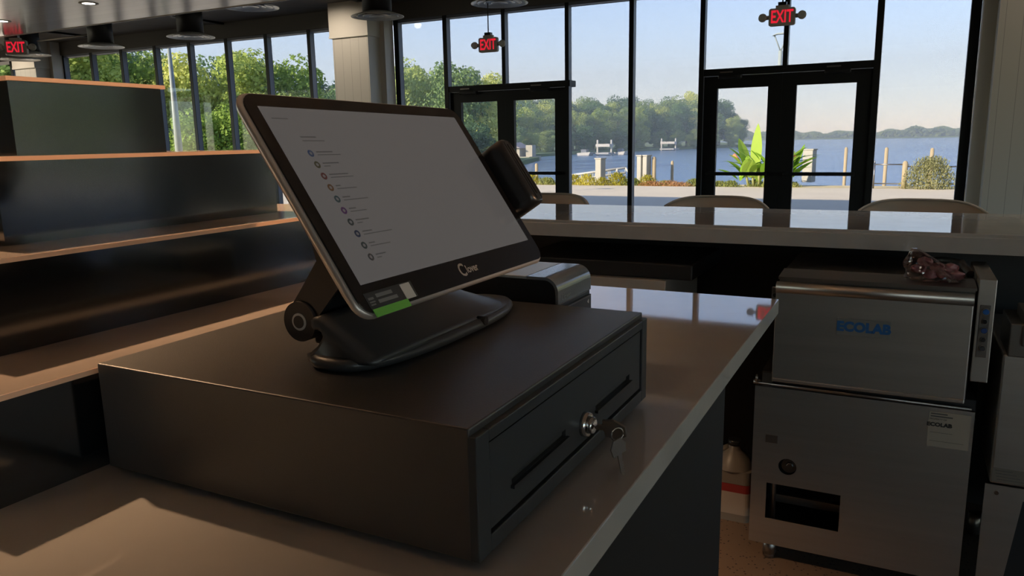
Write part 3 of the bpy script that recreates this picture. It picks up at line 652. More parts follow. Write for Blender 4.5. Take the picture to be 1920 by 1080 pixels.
# ice bin left of the washer
t = thing('ice_bin', 'low steel ice bin with a black lid under the bar top', 'ice bin', (-.8, 2.3, 0)); M = Matrix.Translation((.8, -2.3, 0))
bm = new_bm(); bx(bm, -1.15, -.507, 2.30, 2.80, .25, .905, bev=.003); obj('body', bm, mat('satin_steel', (.55, .50, .44), .5, metal=.5), t, M)
bm = new_bm(); bx(bm, -1.15, -.415, 2.33, 2.82, .905, .965, bev=.006); obj('lid', bm, MATTB, t, M)
for x in (-1.1, -.55):
    for y in (2.34, 2.76):
        bm = new_bm(); cyl(bm, (x, y, 0), (x, y, .25), .02, n=16); obj('leg', bm, STEELD, t, M)

# detergent jug between counter and washer
t = thing('detergent_jug', 'plastic jug with a red label on the floor behind the counter corner', 'jug', (-.245, 2.36, 0))
bm = new_bm(); prism(bm, rrect(-.075, .075, -.06, .06, .025), 2, 0, .20); lathe(bm, [(.07, .20), (.055, .235), (.028, .262), (.022, .268), (.022, .285), (.0001, .285)], 24); 
tube(bm, [(-.055, 0, .19), (-.06, 0, .25), (-.02, 0, .272)], .011, 10)
obj('body', bm, mat('translucent_plastic', (.22, .20, .18), .35), t)
bm = new_bm(); prism(bm, rrect(-.0762, .0762, -.0612, .0612, .025), 2, .03, .15); lb = obj('label', bm, mat('pale_label', (.40, .36, .33), .5), t)
bm = new_bm(); prism(bm, rrect(-.0768, .0768, -.0618, .0618, .025), 2, .118, .15); obj('label_band', bm, mat('red_print', (.28, .03, .03), .5), lb)
bm = new_bm(); cyl(bm, (0, 0, .285), (0, 0, .305), .024, n=24); obj('cap', bm, PLAST, t)

# clear bag with pink contents on the washer
t = thing('plastic_bag', 'crumpled clear plastic bag of pink items on top of the glass washer', 'bag', (.36, 2.14, .995))
def blob(n1, n2, f):
    b = new_bm(); rings = []
    for j in range(n2 + 1):
        v = j / n2; rings.append([b.verts.new(f(2*PI*i/n1, v)) for i in range(n1)])
    for a, c in zip(rings, rings[1:]):
        for i in range(n1): b.faces.new((a[i], a[(i+1) % n1], c[(i+1) % n1], c[i]))
    b.faces.new(rings[0][::-1]); b.faces.new(rings[-1]); return b
rng = random.Random(3)
def fbag(a, v):
    r = .5 + .5*math.cos(PI*v); r = (1 - v**1.6)
    cr = 1 + .10*math.sin(5*a + 7*v) + .07*math.sin(9*a - 5*v) + rng.uniform(-.05, .05)
    return (-.045*v*1.3 + .066*r*cr*math.cos(a) + .008*math.cos(a), .042*r*cr*math.sin(a) + .004*math.sin(a), .001 + .092*v)
bm = blob(40, 18, fbag)
film = bpy.data.materials.new('clear_film'); film.use_nodes = True; nt = film.node_tree; nt.nodes.clear()
o_ = nt.nodes.new('ShaderNodeOutputMaterial'); t1 = nt.nodes.new('ShaderNodeBsdfTransparent'); t1.inputs[0].default_value = (.90, .86, .86, 1); g1 = nt.nodes.new('ShaderNodeBsdfGlossy'); g1.inputs['Roughness'].default_value = .12; g1.inputs[0].default_value = (.9, .85, .85, 1)
lw = nt.nodes.new('ShaderNodeLayerWeight'); lw.inputs[0].default_value = .35; mx = nt.nodes.new('ShaderNodeMixShader'); nt.links.new(lw.outputs['Facing'], mx.inputs[0]); nt.links.new(t1.outputs[0], mx.inputs[1]); nt.links.new(g1.outputs[0], mx.inputs[2]); nt.links.new(mx.outputs[0], o_.inputs[0])
obj('film', bm, film, t)
PINK = mat('pink_rubber', (.36, .15, .16), .4)
for k in range(7):
    b = new_bm(); bmesh.ops.create_icosphere(b, subdivisions=2, radius=.016)
    for v in b.verts: v.co = Vector((v.co.x*(1.3 + .3*rng.random()), v.co.y, v.co.z*.9)) + Vector((-.045 + .017*k, rng.uniform(-.014, .014), .0165 + (.022 if k % 2 else 0) + (.015 if k < 2 else 0)))
    for f in b.faces: f.smooth = True
    obj('pink_item', b, PINK, t)
tube_b = new_bm(); tube(tube_b, [(.46, 2.25, 1.0), (.44, 2.33, 1.02), (.40, 2.42, 1.015), (.33, 2.45, 1.01)], .012, 10)
tag(obj('hose', tube_b, mat('dark_hose', (.05, .05, .05), .4)), 'dark flexible hose lying on the washer behind the plastic bag', 'hose')

# ================================================================ CEILING FIXTURES
def exit_sign(loc, label, rot=0.0, stem=.3, lit=1.6):
    t = thing('exit_sign', label, 'exit sign', loc, 'red exit signs with twin emergency heads'); t.rotation_euler = (0, 0, rot)
    HS = mat('sign_housing', (.42, .40, .36), .5)
    bm = new_bm(); prism(bm, rrect(-.112, .112, -.075, .075, .02), 2, -.02, .02, 0)
    bmesh.ops.rotate(bm, verts=bm.verts, cent=(0, 0, 0), matrix=Matrix.Rotation(PI/2, 3, 'X')); obj('housing', bm, HS, t)
    rd_ = mat('lit_red_letters', (.6, .02, .03), .5, emit=(1.0, .02, .05), es=lit*.35)
    text_mesh('exit_letters', 'EXIT', .150, rd_, t, FACE_NY((0, -.0208, -.002)), .0006, .62, bold=.003)
    for s in (-1, 1):
        bm = new_bm(); cyl(bm, (s*.112, 0, .002), (s*.14, 0, .002), .018, n=12); bmesh.ops.create_uvsphere(bm, u_segments=16, v_segments=10, radius=.037, matrix=Matrix.Translation((s*.167, -.005, .004))); hd = obj('lamp_head', bm, HS, t)
        bm = new_bm(); cyl(bm, (s*.167, -.041, .004), (s*.167, -.030, .004), .026, n=20); obj('lamp_lens', bm, mat('clear_lens', (.5, .5, .48), .2), hd)
    bm = new_bm(); bx(bm, -.055, .055, -.02, .02, .075, .098); bx(bm, -.035, .035, -.025, .025, .098, .125, 1); obj('canopy', bm, [HS, PLAST], t)
    bm = new_bm(); cyl(bm, (0, 0, .125), (0, 0, .125 + stem), .006, n=10); obj('stem', bm, MATTB, t)
exit_sign((-.815, 7.0, 2.462), 'red EXIT sign hung in front of the right pair of doors', 0, 3.3 - 2.462 - .125)
exit_sign((-3.79, 7.0, 2.43), 'red EXIT sign hung in front of the middle pair of doors', 0, 3.3 - 2.43 - .125)
exit_sign((-8.32, 4.75, 2.50), 'red EXIT sign at the far left beside the pale soffit', .55, 3.3 - 2.50 - .125)

ALU = mat('diffuser_aluminium', (.75, .75, .72), .25, metal=.3)
def diffuser():
    t = thing('air_diffuser', 'x', 'air vent', (0, 0, 0), 'round air diffusers on black duct necks')
    bm = new_bm(); cyl(bm, (0, 0, .03), (0, 0, .46), .165, n=32); obj('duct_neck', bm, MATTB, t)
    bm = new_bm()
    for r0, r1, z0, z1 in ((.165, .30, .04, .0), (.13, .235, .035, .004), (.08, .165, .03, .004), (.0001, .09, .012, .002)):
        lathe(bm, [(r0, z0), (r1 - .01, z1), (r1, z1 - .004), (r1, z1 + .002), (r0 + .002, z0 + .006)], 40)
    obj('cone_rings', bm, ALU, t); return t
df = diffuser()
dl = [(-3.65, 7.0, 'round air diffuser on a black neck above the middle exit sign'), (-5.22, 7.0, 'round air diffuser on a black neck above the white shiplap column'),
      (-6.20, 6.05, 'round air diffuser nearest the pale soffit edge, seen from below'), (-8.24, 7.0, 'round air diffuser above the left windows, second left of the column'),
      (-10.05, 7.0, 'round air diffuser at the end of the thin white ceiling rod'), (-11.75, 7.0, 'round air diffuser just right of the left exit sign'), (-12.5, 7.3, 'round air diffuser below and left of the left exit sign')]
for k, (x, y, l) in enumerate(dl):
    o = df if k == 0 else dup(df, (x, y, 2.84)); o.location = (x, y, 2.84 if k != 2 else 2.90); o['label'] = l
    if k == 2: o.scale = (1, 1, .86)
bm = new_bm(); cyl(bm, (-11.5, 7.0, 3.02), (-10.2, 7.0, 3.02), .012, n=8)
tag(obj('conduit_rod', bm, WHITEP), 'thin white rod running between two ceiling diffusers at left', 'rod')
bm = new_bm(); cyl(bm, (-5.0, 5.9, 3.24), (-3.75, 6.95, 2.90), .010, n=8)
tag(obj('conduit_rod', bm, WHITEP), 'thin pale rod slanting to the diffuser above the middle exit sign', 'rod')
def puck(x, y, z, label):
    t = thing('ceiling_speaker', label, 'speaker', (x, y, z), 'small round ceiling speakers'); bm = new_bm(); cyl(bm, (0, 0, 0), (0, 0, .06), .10, n=24); obj('can', bm, MATTB, t); bm = new_bm(); cyl(bm, (0, 0, -.01), (0, 0, .0), .085, n=24); obj('grille', bm, ALU, t)
for (x, y, p) in ((-6.75, 7.35, 45), (-13.9, 7.35, 45), (1.35, 7.3, 8)):  # lamps added to brighten the column fronts
    t = thing('added_column_light', 'unseen lamp added under the dark ceiling to brighten a white column', 'downlight', (x, y, 3.265), 'added lamps in front of the columns')
    bm = new_bm(); lathe(bm, [(.05, 0), (.075, 0), (.075, -.006), (.048, -.006)], 28); obj('trim_ring', bm, MATTB, t)
    bm = new_bm(); cyl(bm, (0, 0, -.003), (0, 0, -.001), .046, n=20); obj('lens', bm, mat('lit_lens', (1, 1, 1), .5, emit=(1, .93, .80), es=8.0), t)
    L = bpy.data.lights.new('downlight_lamp', 'SPOT'); L.energy = p; L.color = (1, .86, .68); L.spot_size = math.radians(110); L.spot_blend = .8; L.shadow_soft_size = .06
    o = bpy.data.objects.new('downlight_lamp', L); C.objects.link(o); o.parent = t; o.location = (0, 0, -.02); o.rotation_euler = (math.radians(38), 0, 0)
puck(-7.55, 7.6, 3.24, 'small round ceiling speaker above the windows left of the column')
puck(-9.5, 6.6, 3.24, 'small round ceiling speaker beside the second diffuser from the left')

# recessed downlights in the soffit
def downlight(x, y, label, power, size=.055, col=(1, .62, .34), vis=8.0):
    t = thing('recessed_downlight', label, 'downlight', (x, y, 2.60), 'recessed downlights in the pale soffit')
    bm = new_bm(); lathe(bm, [(.052, .0), (.075, .0), (.075, -.004), (.050, -.004)], 32); obj('trim_ring', bm, WHITEP, t)
    bm = new_bm(); cyl(bm, (0, 0, -.003), (0, 0, -.0015), .048, n=24); obj('lens', bm, mat('lit_lens', (1, 1, 1), .5, emit=(1, .93, .80), es=vis), t)
    if power:
        L = bpy.data.lights.new('downlight_lamp', 'SPOT'); L.energy = power; L.color = col; L.spot_size = math.radians(100); L.spot_blend = .6; L.shadow_soft_size = size
        o = bpy.data.objects.new('downlight_lamp', L); C.objects.link(o); o.parent = t; o.location = (0, 0, -.012)
downlight(-1.65, .37, 'lit recessed downlight in the soffit above the stepped display, out of frame', 340, size=.025)
downlight(-5.83, 3.88, 'brightest lit downlight in the pale soffit, top left', 12, col=(1, .85, .65))
for k in range(6):
    if k != 2: downlight(-4.36 + 1.47*k, 3.95, 'downlight of the unseen part of the soffit row above the bar', 22, col=(1, .90, .80), size=.12)
for k in range(3): downlight(2.3 + 1.7*k, -1.6, 'downlight of the unseen soffit row behind the photographer', 40, col=(1, .92, .82), size=.15)
downlight(2.4, .9, 'unseen downlight added over the aisle to warm the tread edges and washer', 24, col=(1, .80, .62), size=.25)  # fill lamp added to warm the tread edges and washer front
t = thing('added_edge_spotlight', 'unseen stem spotlight added above the aisle to light the tread edges', 'spotlight', (3.3, .55, 2.05))  # added fixture, narrow beam meant only for the tread edges
bm = new_bm(); cyl(bm, (0, 0, .08), (0, 0, .55), .008, n=10); cyl(bm, (.11, 0, .03), (-.03, 0, .0), .04, n=24); obj('can', bm, MATTB, t)
L = bpy.data.lights.new('added_spot_lamp', 'SPOT'); L.energy = 170; L.color = (1, .56, .30); L.spot_size = math.radians(11.5); L.spot_blend = .45; L.shadow_soft_size = .05
o = bpy.data.objects.new('added_spot_lamp', L); C.objects.link(o); o.parent = t; o.location = (-.04, 0, 0); o.rotation_euler = (Vector((-.75, .28, 1.46)) - Vector((3.26, .55, 2.05))).to_track_quat('-Z', 'Y').to_euler()
downlight(-7.30, 4.03, 'lit downlight at the left edge of the pale soffit', 12, col=(1, .85, .65))

#__OUTSIDE__
# ================================================================ OUTSIDE
GZ = -.10
PAVE = mat('tan_paving', (.66, .57, .43), .9, noise=(.6, .05, (1, 1, 1)))
bm = new_bm(); bx(bm, -60, 60, 9.0, 23.6, -.5, GZ); tag(obj('terrace', bm, PAVE), 'wide tan paved lot between the doors and the lake', 'pavement', kind='structure')
bm = new_bm(); bx(bm, -60, 60, -60, -5.15, -.5, GZ); bx(bm, 16.15, 60, -5.15, 9.0, -.5, GZ); tag(obj('forecourt', bm, PAVE), 'paved ground behind and beside the building', 'pavement', kind='structure')
bm = new_bm(); bx(bm, -14, 60, 23.6, 25.2, -2, GZ - .02); tag(obj('planting_bed', bm, mat('bed_sand', (.62, .50, .28), .95, noise=(3, .15, (1, 1, 1)))), 'narrow sandy planting bed along the lake edge', 'ground', kind='structure')
def flat(name, pts, z0, z1, m, label):
    bm = new_bm(); prism(bm, pts, 2, z0, z1); return tag(obj(name, bm, m), label, 'ground', kind='structure')
GRASS = mat('shore_grass', (.10, .16, .05), .95, noise=(.2, .3, (1, 1, 1)))
flat('left_shore', [(-200, 9), (-60, 9), (-60, 23.6), (-14, 23.6), (-15, 26), (-24, 45), (-38, 75), (-47, 101), (-57, 118), (-58, 137), (-50, 187), (-37, 219), (-48, 260), (-90, 400), (-400, 400), (-400, 9)], -3, -1.0, GRASS, 'grassy wooded shore left of the lake')
flat('far_shore', [(-400, 519), (300, 519), (900, 519), (900, 700), (-400, 700)], -3, -.9, GRASS, 'low far shore across the lake')
wm = bpy.data.materials.new('lake_water'); wm.use_nodes = True; nt = wm.node_tree; b = nt.nodes['Principled BSDF']
b.inputs['Base Color'].default_value = (.10, .19, .34, 1); b.inputs['Roughness'].default_value = .22; b.inputs['IOR'].default_value = 1.33
tc = nt.nodes.new('ShaderNodeTexCoord'); mp = nt.nodes.new('ShaderNodeMapping'); mp.inputs['Scale'].default_value = (.25, 1.0, 1); n = nt.nodes.new('ShaderNodeTexNoise'); n.inputs['Scale'].default_value = 1.5; n.inputs['Detail'].default_value = 5
bp = nt.nodes.new('ShaderNodeBump'); bp.inputs['Strength'].default_value = .5; bp.inputs['Distance'].default_value = .3
nt.links.new(tc.outputs['Object'], mp.inputs[0]); nt.links.new(mp.outputs[0], n.inputs['Vector']); nt.links.new(n.outputs[0], bp.inputs['Height']); nt.links.new(bp.outputs[0], b.inputs['Normal'])
bm = new_bm(); bx(bm, -400, 900, 25, 519, -3.2, -1.5); tag(obj('lake', bm, wm), 'calm blue lake beyond the paved lot', 'water', kind='stuff')

# ---- trees
LEAFS = [leaf_mat('leaf_lit', (.30, .42, .09), (.70, .72, .22)), leaf_mat('leaf_mid', (.14, .25, .10), (.50, .58, .18)), leaf_mat('leaf_shaded', (.09, .17, .09), (.22, .34, .13))]  # lit and shaded foliage contrast put into leaf colours, brightest for front rows
BARK = mat('bark', (.13, .11, .09), .9)
def make_crown(seed, nleaf, leaf, shape):
    rg = random.Random(seed); verts = []; faces = []
    blobs = []
    for i in range(shape[0]):
        a = rg.uniform(0, 2*PI); z = rg.uniform(.16, .92); rr = shape[1]*math.sqrt(max(0, 1 - ((z - .55)/.5)**2))*rg.uniform(.3, .95)
        blobs.append((rr*math.cos(a), rr*math.sin(a), z, rg.uniform(.09, .17)))
    blobs.append((0, 0, .55, .2))
    for i in range(nleaf):
        bx_, by_, bz_, br = rg.choice(blobs)
        d = Vector((rg.gauss(0, 1), rg.gauss(0, 1), rg.gauss(0, 1))).normalized(); r = br*rg.uniform(.72, 1.05)
        p = Vector((bx_, by_, bz_)) + Vector((d.x*r, d.y*r, d.z*r*.8))
        nn = (d + Vector((rg.gauss(0, .5), rg.gauss(0, .5), rg.gauss(0, .5)))).normalized()
        u = nn.cross(Vector((rg.random(), rg.random(), rg.random()))).normalized(); v = nn.cross(u); s = leaf*rg.uniform(.6, 1.3)
        k = len(verts); verts += [p + u*s, p + v*s*.7, p - u*s, p - v*s*.7]; faces.append((k, k+1, k+2, k+3))
    me = bpy.data.meshes.new('crown'); me.from_pydata([tuple(v) for v in verts], [], faces); return me
def make_trunk(seed):
    rg = random.Random(seed); bm = new_bm()
    tube(bm, [(0, 0, 0), (.01, .0, .2), (.0, .01, .42), (.02, 0, .7)], .02, 8, rr=[.022, .017, .013, .005])
    for i in range(5):
        a = rg.uniform(0, 2*PI); z = rg.uniform(.25, .55); tube(bm, [(0, 0, z), (.09*math.cos(a), .09*math.sin(a), z + .12), (.18*math.cos(a), .18*math.sin(a), z + .2)], .006, 6, rr=[.009, .006, .003])
    me = bpy.data.meshes.new('trunk'); bm.to_mesh(me); bm.free(); me.materials.append(BARK); return me
protos = []
for i in range(9):
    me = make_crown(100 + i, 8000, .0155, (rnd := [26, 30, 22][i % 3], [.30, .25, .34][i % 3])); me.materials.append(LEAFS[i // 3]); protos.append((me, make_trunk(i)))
def tree(x, y, z, h, p, wid=1.0, label='', group='', rot=0.0, name='lake_tree'):
    t = thing(name, label, 'tree', (x, y, z), group); t.rotation_euler = (0, 0, rot); t.scale = (h*wid, h*wid, h)
    for nm, me in (('crown', protos[p][0]), ('trunk', protos[p][1])):
        o = bpy.data.objects.new(nm, me); C.objects.link(o); o.parent = t
    return t
def pol(az, d): a = math.radians(az); return (.26 + d*math.sin(a), -.45 + d*math.cos(a))
rg = random.Random(11)
def zone(a):
    for lim, w in ((-50.3, 'left of the tapering lamp post'), (-37.5, 'between lamp post and shiplap column'), (-27.4, 'just right of the shiplap column'), (-22.9, 'through the middle doors'), (-18.3, 'in the pane right of the middle doors'), (-13.6, 'in the pane left of the right doors'), (90, 'through the right doors')):
        if a < lim: return w
def prof(az):        # skyline slope (height above eye / distance) against azimuth
    P = [(-75, .16), (-58, .15), (-53, .125), (-49.8, .112), (-47.5, .116), (-45.4, .122), (-43.5, .112), (-42.2, .100), (-40.6, .078), (-38, .07), (-36, .10), (-33, .107), (-30, .092), (-28.5, .078), (-26.8, .062), (-25.4, .056), (-22, .050), (-17, .052), (-15.2, .046), (-14, .054), (-12.3, .050), (-11, .036), (-10, .022), (-9.3, .010)]
    for (a, s), (b, q) in zip(P, P[1:]):
        if a <= az <= b: return s + (q - s)*(az - a)/(b - a)
    return .1
g1, g2, g3 = 'trees in the wood seen through the left windows', 'trees on the wooded point behind the doors', 'trees behind the right windows'
az = -66.0
while az < -27.6:        # near wood, front row
    d = rg.uniform(46, 56) if az < -38 else rg.uniform(72, 84); x, y = pol(az, d); s = prof(az); h = s*d + 1.43 + 1.0
    tree(x, y, -1.0, h*rg.uniform(.93, 1.04), rg.choice([0, 1, 2, 0, 1, 3, 4]), rg.uniform(.85, 1.05), 'sunlit front-row tree of the near wood, seen ' + zone(az), g1, rg.uniform(0, 6)); az += rg.uniform(2.3, 3.1)*(1 if az < -38 else .8)
az = -64.0
while az < -28.5:        # second row
    d = (rg.uniform(60, 68) if az < -38 else rg.uniform(90, 100)); x, y = pol(az, d); s = prof(az)*.9; h = s*d + 2.4
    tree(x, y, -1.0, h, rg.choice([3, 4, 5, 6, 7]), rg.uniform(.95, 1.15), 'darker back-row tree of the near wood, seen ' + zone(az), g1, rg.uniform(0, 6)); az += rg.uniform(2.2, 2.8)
az = -65.0
while az < -27.5:        # low understorey in front
    d = rg.uniform(40, 46) if az < -38 else rg.uniform(62, 70); x, y = pol(az, d)
    tree(x, y, -1.2, rg.uniform(3.4, 4.6), rg.choice([0, 3, 5, 6]), 1.25, 'low young tree at the wood edge, seen ' + zone(az), 'young trees at the foot of the left wood', rg.uniform(0, 6), 'young_tree'); az += rg.uniform(1.9, 2.6)
az = -27.2
while az < -9.5:         # wooded point, front and back rows
    d0 = 120 + max(0, (az + 26))*4.2 + 34
    d0 = min(d0, 226)
    for row in range(3):
        d = d0 + row*9 + rg.uniform(-3, 3); x, y = pol(az + rg.uniform(-.4, .4), d); s = prof(az + .3)*(.72, .9, 1.0)[row]; h = max(3.0, s*d + 2.4)
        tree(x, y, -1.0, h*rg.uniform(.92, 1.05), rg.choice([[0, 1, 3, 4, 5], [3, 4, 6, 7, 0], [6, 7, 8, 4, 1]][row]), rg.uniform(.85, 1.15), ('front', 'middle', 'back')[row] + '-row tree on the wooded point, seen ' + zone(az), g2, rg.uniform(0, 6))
    az += rg.uniform(.8, 1.05)
az = -26.8
while az < -10.2:        # low growth along the water's edge of the point
    d = min(112 + max(0, (az + 26))*4.4 + 34, 214); x, y = pol(az, d)
    tree(x, y, -1.6, rg.uniform(4.2, 6.5), rg.choice([3, 4, 6, 7]), 1.3, 'low dark bushy tree at the waterline, seen ' + zone(az), 'low trees at the waterline of the wooded point', rg.uniform(0, 6), 'young_tree'); az += rg.uniform(1.1, 1.5)
for k in range(16):      # seen only in reflections and from other positions
    x = 30 + k*6 + rg.uniform(-2, 2); tree(x, 62 + rg.uniform(0, 12), -.4, rg.uniform(11, 14), rg.choice([0, 1, 3, 4]), 1, 'green tree on the right hand shore', g3, rg.uniform(0, 6))
bm = new_bm(); bx(bm, 24, 140, 23.6, 90, -2, -.4); tag(obj('right_lawn', bm, GRASS), 'grassy shore to the right of the terrace', 'ground', kind='structure')
# distant forest across the lake: one uncountable mass of foliage
rg = random.Random(5); verts = []; faces = []
for i in range(26000):
    x = rg.uniform(-110, 100); y = 520 + rg.uniform(0, 30); top = 3.0 + .8*math.sin(x*.05) + .6*math.sin(x*.17 + 1) + 1.0*math.sin(x*.43) + (y - 520)*.03
    if x < -35: top *= .8
    z = -.9 + (top + .9)*rg.random()**.7; s = rg.uniform(.5, 1.1); p = Vector((x, y, z)); d = Vector((rg.gauss(0, 1), rg.gauss(0, 1) - .8, rg.gauss(0, 1) + .4)).normalized(); u = d.cross(Vector((rg.random(), rg.random(), rg.random()))).normalized(); v = d.cross(u)
    k = len(verts); verts += [p + u*s, p + v*s, p - u*s, p - v*s]; faces.append((k, k+1, k+2, k+3))
me = bpy.data.meshes.new('distant_forest'); me.from_pydata([tuple(v) for v in verts], [], faces); me.materials.append(leaf_mat('leaf_far', (.07, .13, .07), (.20, .28, .10)))
o = bpy.data.objects.new('distant_forest', me); C.objects.link(o); tag(o, 'low hazy treeline on the far shore of the lake', 'forest', kind='stuff')
# thin haze over the water and shores
hz = bpy.data.materials.new('lake_haze'); hz.use_nodes = True; nt = hz.node_tree; nt.nodes.clear(); o_ = nt.nodes.new('ShaderNodeOutputMaterial'); vs = nt.nodes.new('ShaderNodeVolumeScatter'); vs.inputs['Density'].default_value = .0020; vs.inputs['Color'].default_value = (.74, .88, 1, 1); vs.inputs['Anisotropy'].default_value = .2
nt.links.new(vs.outputs[0], o_.inputs['Volume'])
HAZE = True
if HAZE:
    bm = new_bm(); bx(bm, -390, 390, 26, 690, -1.4, 60); tag(obj('morning_haze', bm, hz), 'thin bluish haze over the lake and its shores', 'haze', kind='stuff')

# ---- lakeside things
PALE = mat('pale_pedestal', (.42, .40, .34), .7); WOODP = mat('weathered_pile', (.42, .33, .20), .85)
def post(x, y, r, z1, label, name='mooring_pile', grp='mooring piles in the lake', z0=-2.2, m=WOODP):
    bm = new_bm(); cyl(bm, (x, y, z0), (x, y, z1), r, n=16); bm2 = bm; lathe(bm, [(r, 0), (r*.6, .05), (.0001, .06)], 16, (x, y, z1)); tag(obj(name, bm, m), label, 'post', grp)
post(-11.9, 25.4, .06, .52, 'short pale wooden pile seen through the middle doors')
post(-6.95, 25.9, .05, .58, 'slim wooden pile between the white pedestals and the right doors')
post(-1.62, 28.6, .055, .93, 'wooden pile seen through the right leaf of the right doors')
post(-.38, 29.3, .06, .90, 'wooden pile just right of the right doors')
post(.98, 28.2, .06, .88, 'wooden pile rising behind the flowering bush')
post(.235, 24.0, .07, .60, 'thick short brown post at the left of the flowering bush', 'fence_post', None, GZ - .05)
post(-.545, 24.0, .022, .62, 'thin metal railing post beside the right doors', 'rail_post', None, GZ - .05, STEELD)
bm = new_bm(); cyl(bm, (-.545, 24.0, .56), (.20, 24.0, .56), .018, n=8); cyl(bm, (.235, 24.0, .50), (2.8, 24.0, .50), .018, n=8); cyl(bm, (-.545, 24.0, .02), (2.8, 24.0, .02), .018, n=8)
tag(obj('railing', bm, STEELD), 'thin grey metal railing running behind the flowering bush', 'railing')
def pedestal(x, y, w, d, z1, label):
    t = thing('dock_pedestal', label, 'pedestal', (x, y, GZ), None); bm = new_bm(); bx(bm, -w/2, w/2, -d/2, d/2, 0, z1 - GZ, bev=.02); obj('cabinet', bm, PALE, t); bm = new_bm(); bx(bm, -w/2 - .02, w/2 + .02, -d/2 - .02, d/2 + .02, z1 - GZ, z1 - GZ + .04); obj('cap', bm, PALE, t)
    t.rotation_euler = (0, 0, math.radians(-14))
pedestal(-9.25, 25.0, .24, .3, .73, 'narrow cream pedestal rising among the white gangway rails')
pedestal(-7.78, 25.0, .17, .3, .82, 'left one of two cream pedestals standing side by side')
pedestal(-7.58, 25.0, .17, .3, .82, 'right one of two cream pedestals standing side by side')
pedestal(-2.58, 26.6, .33, .36, .94, 'cream dock pedestal beside the big leafy banana plant')
post(-7.36, 25.1, .07, .74, 'brown pile close behind the paired cream pedestals')
# white gangway
t = thing('gangway', 'white metal gangway rails sloping down to the water behind the shrubs', 'gangway', (-9.1, 26.3, .20)); WR = mat('white_metal', (.50, .49, .45), .5)
for yy in (-.5, .5):
    bm = new_bm()
    for z in (0, .16, .34): cyl(bm, (-2.2, yy, -.50 + z), (.15, yy, -.20 + z + .02), .045, n=8)
    for k in range(9): x = -2.2 + 2.35*k/8; zz = -.50 + .31*k/8; cyl(bm, (x, yy, zz - .1), (x, yy, zz + .34), .018, n=8)
    cyl(bm, (.15, yy, .17), (.42, yy, -.22), .035, n=8)
    obj('side_rail', bm, WR, t)
bm = new_bm(); prism(bm, [(-2.2, -.62), (.42, -.28), (.42, -.34), (-2.2, -.68)], 1, -.5, .5); obj('deck', bm, WR, t)
# dock
t = thing('floating_dock', 'long grey floating dock between the mooring piles', 'dock', (0, 27.6, -1.0)); GD = mat('grey_dock', (.36, .37, .37), .8)
bm = new_bm(); bx(bm, -5, 5.0, -.2, .9, .30, .42); obj('deck', bm, GD, t)
for x0 in (-2.9, -.6, 1.6):
    bm = new_bm(); bx(bm, x0, x0 + .5, .9, 5.0, .25, .38); obj('finger', bm, GD, t)
# far boats and lifts
def lift(x, y, w, label):
    t = thing('boat_lift', label, 'boat lift', (x, y, -1.5)); bm = new_bm(); bx(bm, -w/2, w/2, -1.0, 1.0, 1.5, 2.0); obj('canopy', bm, WR, t)
    for sx in (-1, 1):
        bm = new_bm(); bx(bm, sx*w/2 - .12, sx*w/2 + .12, -.2, .2, 0, 2.7); obj('upright', bm, WR, t)
    bm = new_bm(); bx(bm, -w/2, w/2, -1.5, 3, .2, .5); obj('platform', bm, GD, t)
def boat(x, y, l, label, s=1.0):
    t = thing('motor_boat', label, 'boat', (x, y, -1.5)); bm = new_bm(); prism(bm, [(-1.2*s, .5), (1.3*s, .65), (1.0*s, .05), (-1.1*s, .05)], 1, -1, 1); obj('hull', bm, WR, t); bm = new_bm(); bx(bm, -.6*s, .4*s, -.6, .6, .5, 1.1); obj('cabin', bm, mat('boat_dark', (.15, .17, .2), .4), t)
lift(*pol(-20.2, 139), 2.6, 'white boat lift with canopy on the shore behind the middle window')
boat(*pol(-21.6, 138), 1, 'small white motor boat left of the boat lift'); boat(*pol(-19.0, 140), 1, 'small white motor boat right of the boat lift', .8)
lift(*pol(-15.6, 178), 3.2, 'pale boathouse dock at the foot of the dark trees behind the right window')
t = thing('boat_house', 'pale waterside decks and sheds seen through the middle door', 'building', (*pol(-26.3, 112), -1.5)); bm = new_bm(); bx(bm, -2.6, 2.2, -2, 2, 0, .6); obj('deck', bm, PALE, t); bm = new_bm(); bx(bm, -2.2, .4, -1.4, 1.4, .6, 1.8); obj('wall', bm, PALE, t); bm = new_bm(); prism(bm, [(-2.5, 1.8), (.7, 1.8), (-.9, 2.6)], 1, -1.7, 1.7); obj('roof', bm, mat('roof_grey', (.3, .28, .30), .8), t)
bm = new_bm(); bx(bm, 1.0, 2.0, -.6, .6, .6, 2.2); obj('shed', bm, PALE, t)
# lamp posts
def lamp_post(x, y, h, label, r=.06, r0=None, bend=True):
    t = thing('lamp_post', label, 'lamp post', (x, y, GZ)); LP = mat('lamp_post_grey', (.33, .37, .35), .5)
    bm = new_bm(); cyl(bm, (0, 0, 0), (0, 0, h - .45), r0 or r, r, n=14); obj('pole', bm, LP, t)
    bm = new_bm(); tube(bm, [(0, 0, h - .47), (-.17, .0, h - .05), (-.19, 0, h)], .018, 8); tube(bm, [(0, 0, h - .47), (.17, .0, h - .05), (.19, 0, h)], .018, 8); obj('fork', bm, LP, t)
    bm = new_bm(); prism(bm, [(-.24, h - .015), (-.1, h + .05), (.1, h + .05), (.24, h - .015), (.1, h + .015), (-.1, h + .015)], 1, -.1, .1); obj('lamp_head', bm, LP, t)
lamp_post(-3.27, 24.0, 4.42, 'slim lamp post with a triangular head seen above the right doors')
lamp_post(-15.1, 12.35, 4.9, 'tapering lamp post right outside the left windows', .028, .115)

